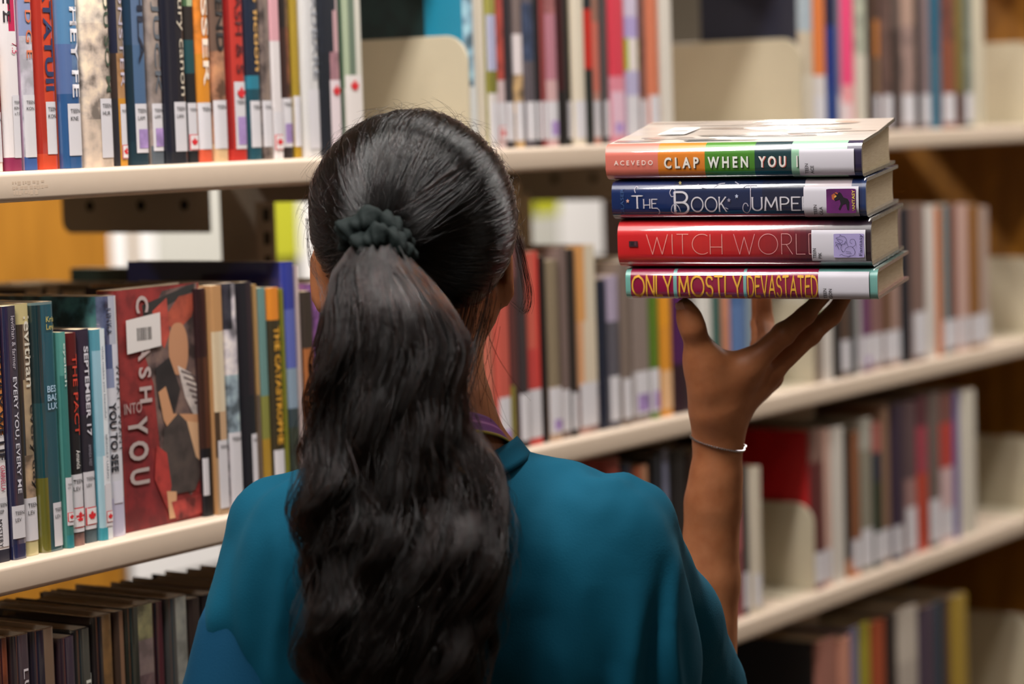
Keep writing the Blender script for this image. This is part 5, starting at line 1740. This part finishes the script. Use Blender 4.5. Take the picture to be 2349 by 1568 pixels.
_ra = np.arctan2((SV[:, 1] - NC[1]) / .0745, (SV[:, 0] - NC[0]) / .08)
_rr = np.hypot((SV[:, 1] - NC[1]) / .0745, (SV[:, 0] - NC[0]) / .08)
RIM = []
for i in range(48):                                            # height of the cloth round the neck opening
    a = 2 * math.pi * i / 48
    dd = np.abs((_ra - a + math.pi) % (2 * math.pi) - math.pi)
    ok = (dd < .16) & (_rr < 1.08) & (SV[:, 2] > NC[2] - .12)
    RIM.append(SV[ok, 2].max() if ok.any() else np.nan)
RIM = np.array(RIM); RIM[np.isnan(RIM)] = np.nanmin(RIM)
for _ in range(7): RIM = (np.roll(RIM, 1) + 2 * RIM + np.roll(RIM, -1)) / 4


def collar(a):
    x, y = math.cos(a), math.sin(a)
    q = (a / (2 * math.pi) * 48) % 48; i = int(q)
    zz = RIM[i] * (1 - q + i) + RIM[(i + 1) % 48] * (q - i) + .0125
    return np.array([NC[0] + .0695 * x, NC[1] + .0645 * y, zz]), np.array([x, y, 0])


cb = ring_band('collar', collar, .0165, .0025, TEAL, ['044a61'] * 4, outward=.0125)
cb.parent = shirt
# trousers and shoes, below the picture
DENIM = simple_mat('dark_denim', '1c2438', .9, .15, 300)
gx = grid_axis((-.26, .26, .012)); gy = grid_axis((-.16, .26, .012)); gz = grid_axis((.06, 1.0, .012))
J_ = Field(gx, gy, gz)
J_.blob((0, .03, .86), (.158, .106, .13), .04)
for s in (-1, 1):
    J_.limb((s * .078, .03, .82), (s * .086, .03, .46), .086, .062, .03)
    J_.limb((s * .086, .03, .46), (s * .086, .04, .1), .06, .052, .02)
jv, jq = J_.surface(); jc = jv[jq].mean(1)
jv, jq = np_mesh_clean(jv, jq[(jc[:, 2] < .95) & (jc[:, 2] > .075)])
np_mesh('trousers', relax(jv, jq, 1), jq, DENIM, woman)
for s in (-1, 1):
    gx = grid_axis((s * .095 - .07, s * .095 + .07, .006)); gy = grid_axis((-.08, .27, .006)); gz = grid_axis((-.03, .13, .006))
    K_ = Field(gx, gy, gz)
    K_.limb((s * .09, .01, .045), (s * .1, .18, .04), .045, .041, .02); K_.limb((s * .087, .035, .06), (s * .087, .04, .1), .046, .044, .02)
    kv, kq = K_.surface(); kv[:, 2] = np.maximum(kv[:, 2], .001)
    np_mesh('shoe', kv, kq, simple_mat('white_canvas', 'cfcac2', .8), woman)
# ------------------------------------------------------------------ hair: a dark under-layer and loose strands over it
def hair_mat(name, melanin, rough, rrough, red=.2):
    m = bpy.data.materials.new(name); m.use_nodes = True
    nt = m.node_tree; nt.nodes.clear()
    out = nt.nodes.new('ShaderNodeOutputMaterial'); h = nt.nodes.new('ShaderNodeBsdfHairPrincipled')
    h.parametrization = 'MELANIN'
    h.inputs['Melanin'].default_value = melanin; h.inputs['Melanin Redness'].default_value = red
    h.inputs['Roughness'].default_value = rough; h.inputs['Radial Roughness'].default_value = rrough
    h.inputs['IOR'].default_value = 1.5
    h.inputs['Random Color'].default_value = .15; h.inputs['Random Roughness'].default_value = .2
    nt.links.new(h.outputs[0], out.inputs['Surface'])
    return m


HAIR = hair_mat('black_hair', 1.0, .12, .22, .25)
TAILM = hair_mat('black_brown_hair', .93, .14, .25, .55)
UNDER = simple_mat('hair_under_layer', '0a0808', .6, spec=.25)
npr = np.random.default_rng(5)


def strands(name, paths, radius, parent, mat=None, taper=True):
    """paths: list of (n, 3) arrays"""
    cu = bpy.data.hair_curves.new(name)
    cu.add_curves([len(p) for p in paths])
    pos = np.concatenate(paths).astype(np.float32)
    cu.attributes['position'].data.foreach_set('vector', pos.ravel()) if 'position' in cu.attributes else cu.position_data.foreach_set('vector', pos.ravel())
    ra = cu.attributes.get('radius') or cu.attributes.new('radius', 'FLOAT', 'POINT')
    rad = np.concatenate([radius * (1 - .6 * np.linspace(0, 1, len(p)) ** 3 if taper else np.ones(len(p))) for p in paths]).astype(np.float32)
    ra.data.foreach_set('value', rad)
    o = bpy.data.objects.new(name, cu); COL.objects.link(o); o.parent = parent
    cu.materials.append(mat or HAIR)
    return o


ER = np.array([.0822, .0995, .0862])                          # scalp radii with hair flattened on it
TIE = W(866, 556, 2.035)
tie_dir = (HR.T @ (TIE - HC)) / ER; tie_dir /= np.linalg.norm(tie_dir)
tie_dir2 = tie_dir


def zlim(x, y):
    """lowest hair on the head for a direction (unit-ball coordinates, y towards the face)"""
    if y > .25: return .25 + (y - .25) * .5                    # forehead hairline
    k = -.1 if x > 0 else .06
    if y > k: return -.45 + (y - k) * 2.0                   # around the ears
    return -.78                                                # nape


roots = []
while len(roots) < 15000:
    d = npr.normal(size=(4000, 3)); d /= np.linalg.norm(d, axis=1)[:, None]
    for q in d:
        if q[2] > zlim(q[0], q[1]) and q[1] < .78: roots.append(q)
roots = np.array(roots[:15000])
# locks: nearby strands share their lift, so the surface breaks into combed ridges
ang = np.arctan2((roots @ np.cross(tie_dir, [0, 0, 1.0])), roots @ np.cross(np.cross(tie_dir, [0, 0, 1.0]), tie_dir))
lockf = (ang + npr.normal(size=len(ang)) * .01) * 22 + 1.6 * np.sin(np.arccos(np.clip(roots @ tie_dir, -1, 1)) * 4 + ang * 3)
lock = np.floor(lockf).astype(int); ridge = 1 - (2 * (lockf - lock) - 1) ** 2
lift_of = {k: npr.normal() for k in np.unique(lock)}
shift_of = {k: npr.normal() for k in np.unique(lock)}
paths = []
NP = 14
tt = np.linspace(0, 1, NP)
for q, a, lk, rg in zip(roots, ang, lock, ridge):
    end = tie_dir + .085 * np.array([npr.normal(), npr.normal() * .5, npr.normal()]); end /= np.linalg.norm(end)
    om = math.acos(max(-1, min(1, q @ end)))
    if om < .12: continue
    s1 = np.sin((1 - tt) * om) / math.sin(om); s2 = np.sin(tt * om) / math.sin(om)
    pth = s1[:, None] * q + s2[:, None] * end
    side = np.cross(q, end); side /= max(1e-6, np.linalg.norm(side))
    bow = np.sin(math.pi * tt)
    sag = -.10 * bow * (abs(q[0]) ** 1.2) * (1 if q[2] > -.2 else .2)
    pth = pth + side[None] * (bow * (.018 * shift_of[lk] + .008 * npr.normal()))[:, None] + np.array([0, 0, 1.0])[None] * sag[:, None] * .5
    pth /= np.linalg.norm(pth, axis=1)[:, None]
    r = 1 + .010 * bow * abs(npr.normal()) + (.010 * lift_of[lk] + .022 * rg) * np.minimum(1, 1.6 * bow) + .006 + .05 * tt ** 6
    pts = (pth * ER * r[:, None]) @ HR.T + HC
    paths.append(pts)
# under-layer cap: the scalp region as a mesh
cap_v, cap_f = [], []
NU, NV = 64, 40
for i in range(NV + 1):
    for j in range(NU):
        th = math.pi * i / NV; ph = 2 * math.pi * j / NU
        d = np.array([math.sin(th) * math.cos(ph), math.sin(th) * math.sin(ph), math.cos(th)])
        cap_v.append((d * ER * .995) @ HR.T + HC)
for i in range(NV):
    for j in range(NU):
        th = math.pi * (i + .5) / NV; ph = 2 * math.pi * (j + .5) / NU
        d = (math.sin(th) * math.cos(ph), math.sin(th) * math.sin(ph), math.cos(th))
        if d[2] > zlim(d[0], d[1]) - .03 and d[1] < .74: cap_f.append((i * NU + j, (i + 1) * NU + j, (i + 1) * NU + (j + 1) % NU, i * NU + (j + 1) % NU))
cv, cf = np_mesh_clean(np.array(cap_v), np.array(cap_f))
hair = np_mesh('hair', cv, cf, UNDER, woman); hair['label'] = 'black hair combed back'
strands('combed_strands', paths, .00019, hair)

# ------------------------------------------------------------------ ponytail
PT = [  # picture x, y, depth, half width px, half thickness m
    (864, 556, 2.006, 46, .018), (862, 620, 2.000, 84, .025), (886, 700, 1.992, 122, .032), (906, 800, 1.987, 152, .038), (886, 900, 1.985, 148, .042),
    (888, 1000, 1.982, 168, .042), (912, 1100, 1.975, 190, .042), (922, 1200, 1.968, 196, .042), (920, 1300, 1.965, 198, .042), (906, 1400, 1.965, 192, .041),
    (902, 1500, 1.968, 172, .040), (912, 1600, 1.972, 150, .038), (918, 1720, 1.975, 105, .028), (920, 1800, 1.978, 55, .016)]
pc = np.array([W(a, b, c) for a, b, c, _, _ in PT]); pw = np.array([w / F_PX * c for _, _, c, w, _ in PT]); ph_ = np.array([t for *_, t in PT])
sp_ = np.linspace(0, 1, len(PT))


def pt_at(v):
    v = np.clip(v, 0, 1)
    f = lambda y: np.interp(v, sp_, y)
    return np.stack([f(pc[:, 0]), f(pc[:, 1]), f(pc[:, 2])], -1), f(pw), f(ph_)


NS = 40
vs = np.linspace(0, 1, NS) ** 1.15


def smooth_path(x):
    y = x.copy(); y[1:-1] = (x[:-2] + 2 * x[1:-1] + x[2:]) / 4
    return y


paths = []
NL = 74
for li in range(NL):
    for _ in range(50):
        a, b = npr.uniform(-1, 1, 2)
        if a * a + b * b < 1: break
    if npr.random() < .5 and b > 0: b = -b                      # more of it on the visible side
    rad = math.sqrt(a * a + b * b)
    if rad > .1 and npr.random() < .6: a, b = a / rad * (.7 + .25 * npr.random()), b / rad * (.7 + .25 * npr.random())
    ph = npr.uniform(0, 2 * math.pi); amp = npr.uniform(.5, 1.7); fr = npr.uniform(.62, 1.15)
    drift = npr.normal() * .3
    endv = npr.uniform(.7, 1.0) if npr.random() < .4 else npr.uniform(.9, 1.0)
    n = int(npr.uniform(110, 260))
    tight = npr.uniform(.09, .2)
    for k in range(n):
        da, db = npr.normal(size=2) * tight
        stray = npr.random() < .12
        v = vs * (endv * npr.uniform(.93, 1.0))
        c, w, th = pt_at(v)
        grow = np.clip(v * 1.9, 0, 1)
        f = 2 * math.pi * 4.6 * fr
        pj = ph + (npr.normal() * (.8 if stray else .12))
        wave = amp * grow * (.0105 * np.sin(v * f + pj) + .0022 * np.sin(v * f * 2.1 + ph * 2))
        clump = (1 - .62 * np.clip(v * 1.3, 0, 1)) * (1 + .3 * np.sin(v * f + ph + 1.2)) if not stray else 1.3
        A = np.clip(a + drift * v + da * clump, -1.15, 1.15); Bq = np.clip(b + db * clump, -1.12, 1.1)
        p = c.copy()
        p[:, 0] += A * w + wave
        p[:, 1] += Bq * th + amp * grow * .0085 * np.sin(v * f + ph + 1.5)
        p = smooth_path(p + npr.normal(size=p.shape) * .00025)
        paths.append(p)
pv, pf = [], []
NR = 28
for i, v in enumerate(np.linspace(0, .97, 40)):
    c, w, th = pt_at(v)
    for j in range(NR):
        t = 2 * math.pi * j / NR
        pv.append(c + np.array([math.cos(t) * w * .86, math.sin(t) * th * .8, 0]))
for i in range(39):
    for j in range(NR): pf.append((i * NR + j, i * NR + (j + 1) % NR, (i + 1) * NR + (j + 1) % NR, (i + 1) * NR + j))
tail = np_mesh('ponytail', np.array(pv), pf, UNDER, woman); tail['label'] = 'long wavy black ponytail down the back'
strands('ponytail_strands', paths, .00018, tail, TAILM)

# ------------------------------------------------------------------ flyaways and the locks by the ears
paths = []
for i in range(420):
    th = npr.uniform(-1.9, 1.9)
    d = np.array([math.sin(th), npr.normal() * .35 - .05, math.cos(th)]); d /= np.linalg.norm(d)
    if d[2] < -.35: continue
    L = npr.uniform(.012, .045); n = 9
    tang = np.cross(d, npr.normal(size=3)); tang /= np.linalg.norm(tang)
    t = np.linspace(0, 1, n)[:, None]
    curl = npr.uniform(-1.2, 1.2)
    p0 = d * ER * 1.01
    x = p0 + (d * .5 * t + tang * t * (1 - .3 * t) + np.cross(d, tang) * curl * t * t * .6 - d * .35 * t * t) * L
    paths.append(x @ HR.T + HC)
strands('flyaway_strands', paths, .00009, hair)
paths = []
for k in range(26):                                           # loose lock hanging in front of the right ear
    j = npr.normal(size=2) * np.array([5, 3])
    ctrl = np.array([(1176, 520), (1190, 560), (1204, 620), (1214, 680), (1206, 715), (1188, 705), (1170, 690)]) + j
    if k % 3: ctrl = ctrl[:5] + np.linspace(0, 1, 5)[:, None] * npr.normal(size=2) * 7
    paths.append(np.array([W(x, y, 2.17 + .01 * q) for q, (x, y) in enumerate(ctrl)]))
for k in range(22):                                           # wisps at the right of the neck
    x0, y0, dx, dy, cv_ = npr.uniform(1085, 1150), npr.uniform(670, 760), npr.uniform(-10, 4), npr.uniform(26, 46), npr.normal() * 1.2
    paths.append(np.array([W(x0 + q * dx + cv_ * q * q, y0 + q * dy, 2.08) for q in range(8)]))
for k in range(150):                                          # strands from the nape gathered loosely into the tail
    x0, y0, j = npr.uniform(1030, 1135), npr.uniform(630, 730), npr.normal() * 12
    ctrl = np.array([(x0, y0, 2.085), (x0 - 16, y0 + 70, 2.062), (x0 - 40, y0 + 150, 2.035), (x0 - 76 + j * .4, y0 + 250, 2.005), (x0 - 104 + j, y0 + 370, 1.985)])
    tq = np.linspace(0, 4, 16); i0 = np.minimum(tq.astype(int), 3); fr_ = (tq - i0)[:, None]
    cc_ = smooth_path(ctrl[i0] * (1 - fr_) + ctrl[i0 + 1] * fr_)
    paths.append(np.array([W(*p) for p in smooth_path(cc_)]))
for k in range(9):                                           # wisps by the left ear
    ctrl = [(705 + npr.normal() * 5, 500), (708 + npr.normal() * 4, 560), (716 + npr.normal() * 4, 610), (735 + npr.normal() * 8, 660), (742 + npr.normal() * 10, 720)]
    paths.append(np.array([W(x, y, 2.12 - .015 * q) for q, (x, y) in enumerate(ctrl)]))
strands('loose_wisps', paths, .00014, hair)

# ------------------------------------------------------------------ scrunchie
SCR = simple_mat('dark_green_scrunchie', '0d1716', .8, .1, 300, .3, spec=.2)
v, f = [], []
n, kx = 90, 18
for bcp, axp, R0, r0, nrm in ((W(856, 545, 2.012), W(934, 556, 2.014), .0165, .0098, np.array([.05, -.82, -.55])), (W(876, 570, 2.000), W(940, 580, 2.002), .0135, .0085, np.array([.1, -.7, -.75]))):
    ax1 = axp - bcp; ax1 /= np.linalg.norm(ax1)
    nrm = nrm / np.linalg.norm(nrm); ax2 = np.cross(nrm, ax1); ax2 /= np.linalg.norm(ax2)
    k0 = len(v)
    for i in range(n):
        t = 2 * math.pi * i / n
        R_, r_ = R0 + .0012 * math.sin(5 * t), r0 + .0014 * math.sin(7 * t + 1) + .0008 * math.sin(17 * t)
        c = bcp + ax1 * R_ * 1.15 * math.cos(t) + ax2 * R_ * .85 * math.sin(t) + nrm * .003 * math.sin(3 * t)
        rd = ax1 * math.cos(t) + ax2 * math.sin(t)
        for j in range(kx):
            u = 2 * math.pi * j / kx
            rr = r_ * (1 + .13 * math.sin(4 * u + 5 * t) + .08 * math.sin(19 * t + 2 * u))
            v.append(c + rd * rr * math.cos(u) + nrm * rr * 1.15 * math.sin(u))
    for i in range(n):
        for j in range(kx): f.append((k0 + i * kx + j, k0 + ((i + 1) % n) * kx + j, k0 + ((i + 1) % n) * kx + (j + 1) % kx, k0 + i * kx + (j + 1) % kx))
so = np_mesh('scrunchie', np.array(v), f, SCR, woman); so['label'] = 'dark green fabric scrunchie'
for k, v in USED.items():
    if len(v) > 1: print('SAME LABEL', k, len(v))
    if len(k.replace('-', ' ').split()) > 19 or len(k.split()) > 16: print('LONG', len(k.split()), k)
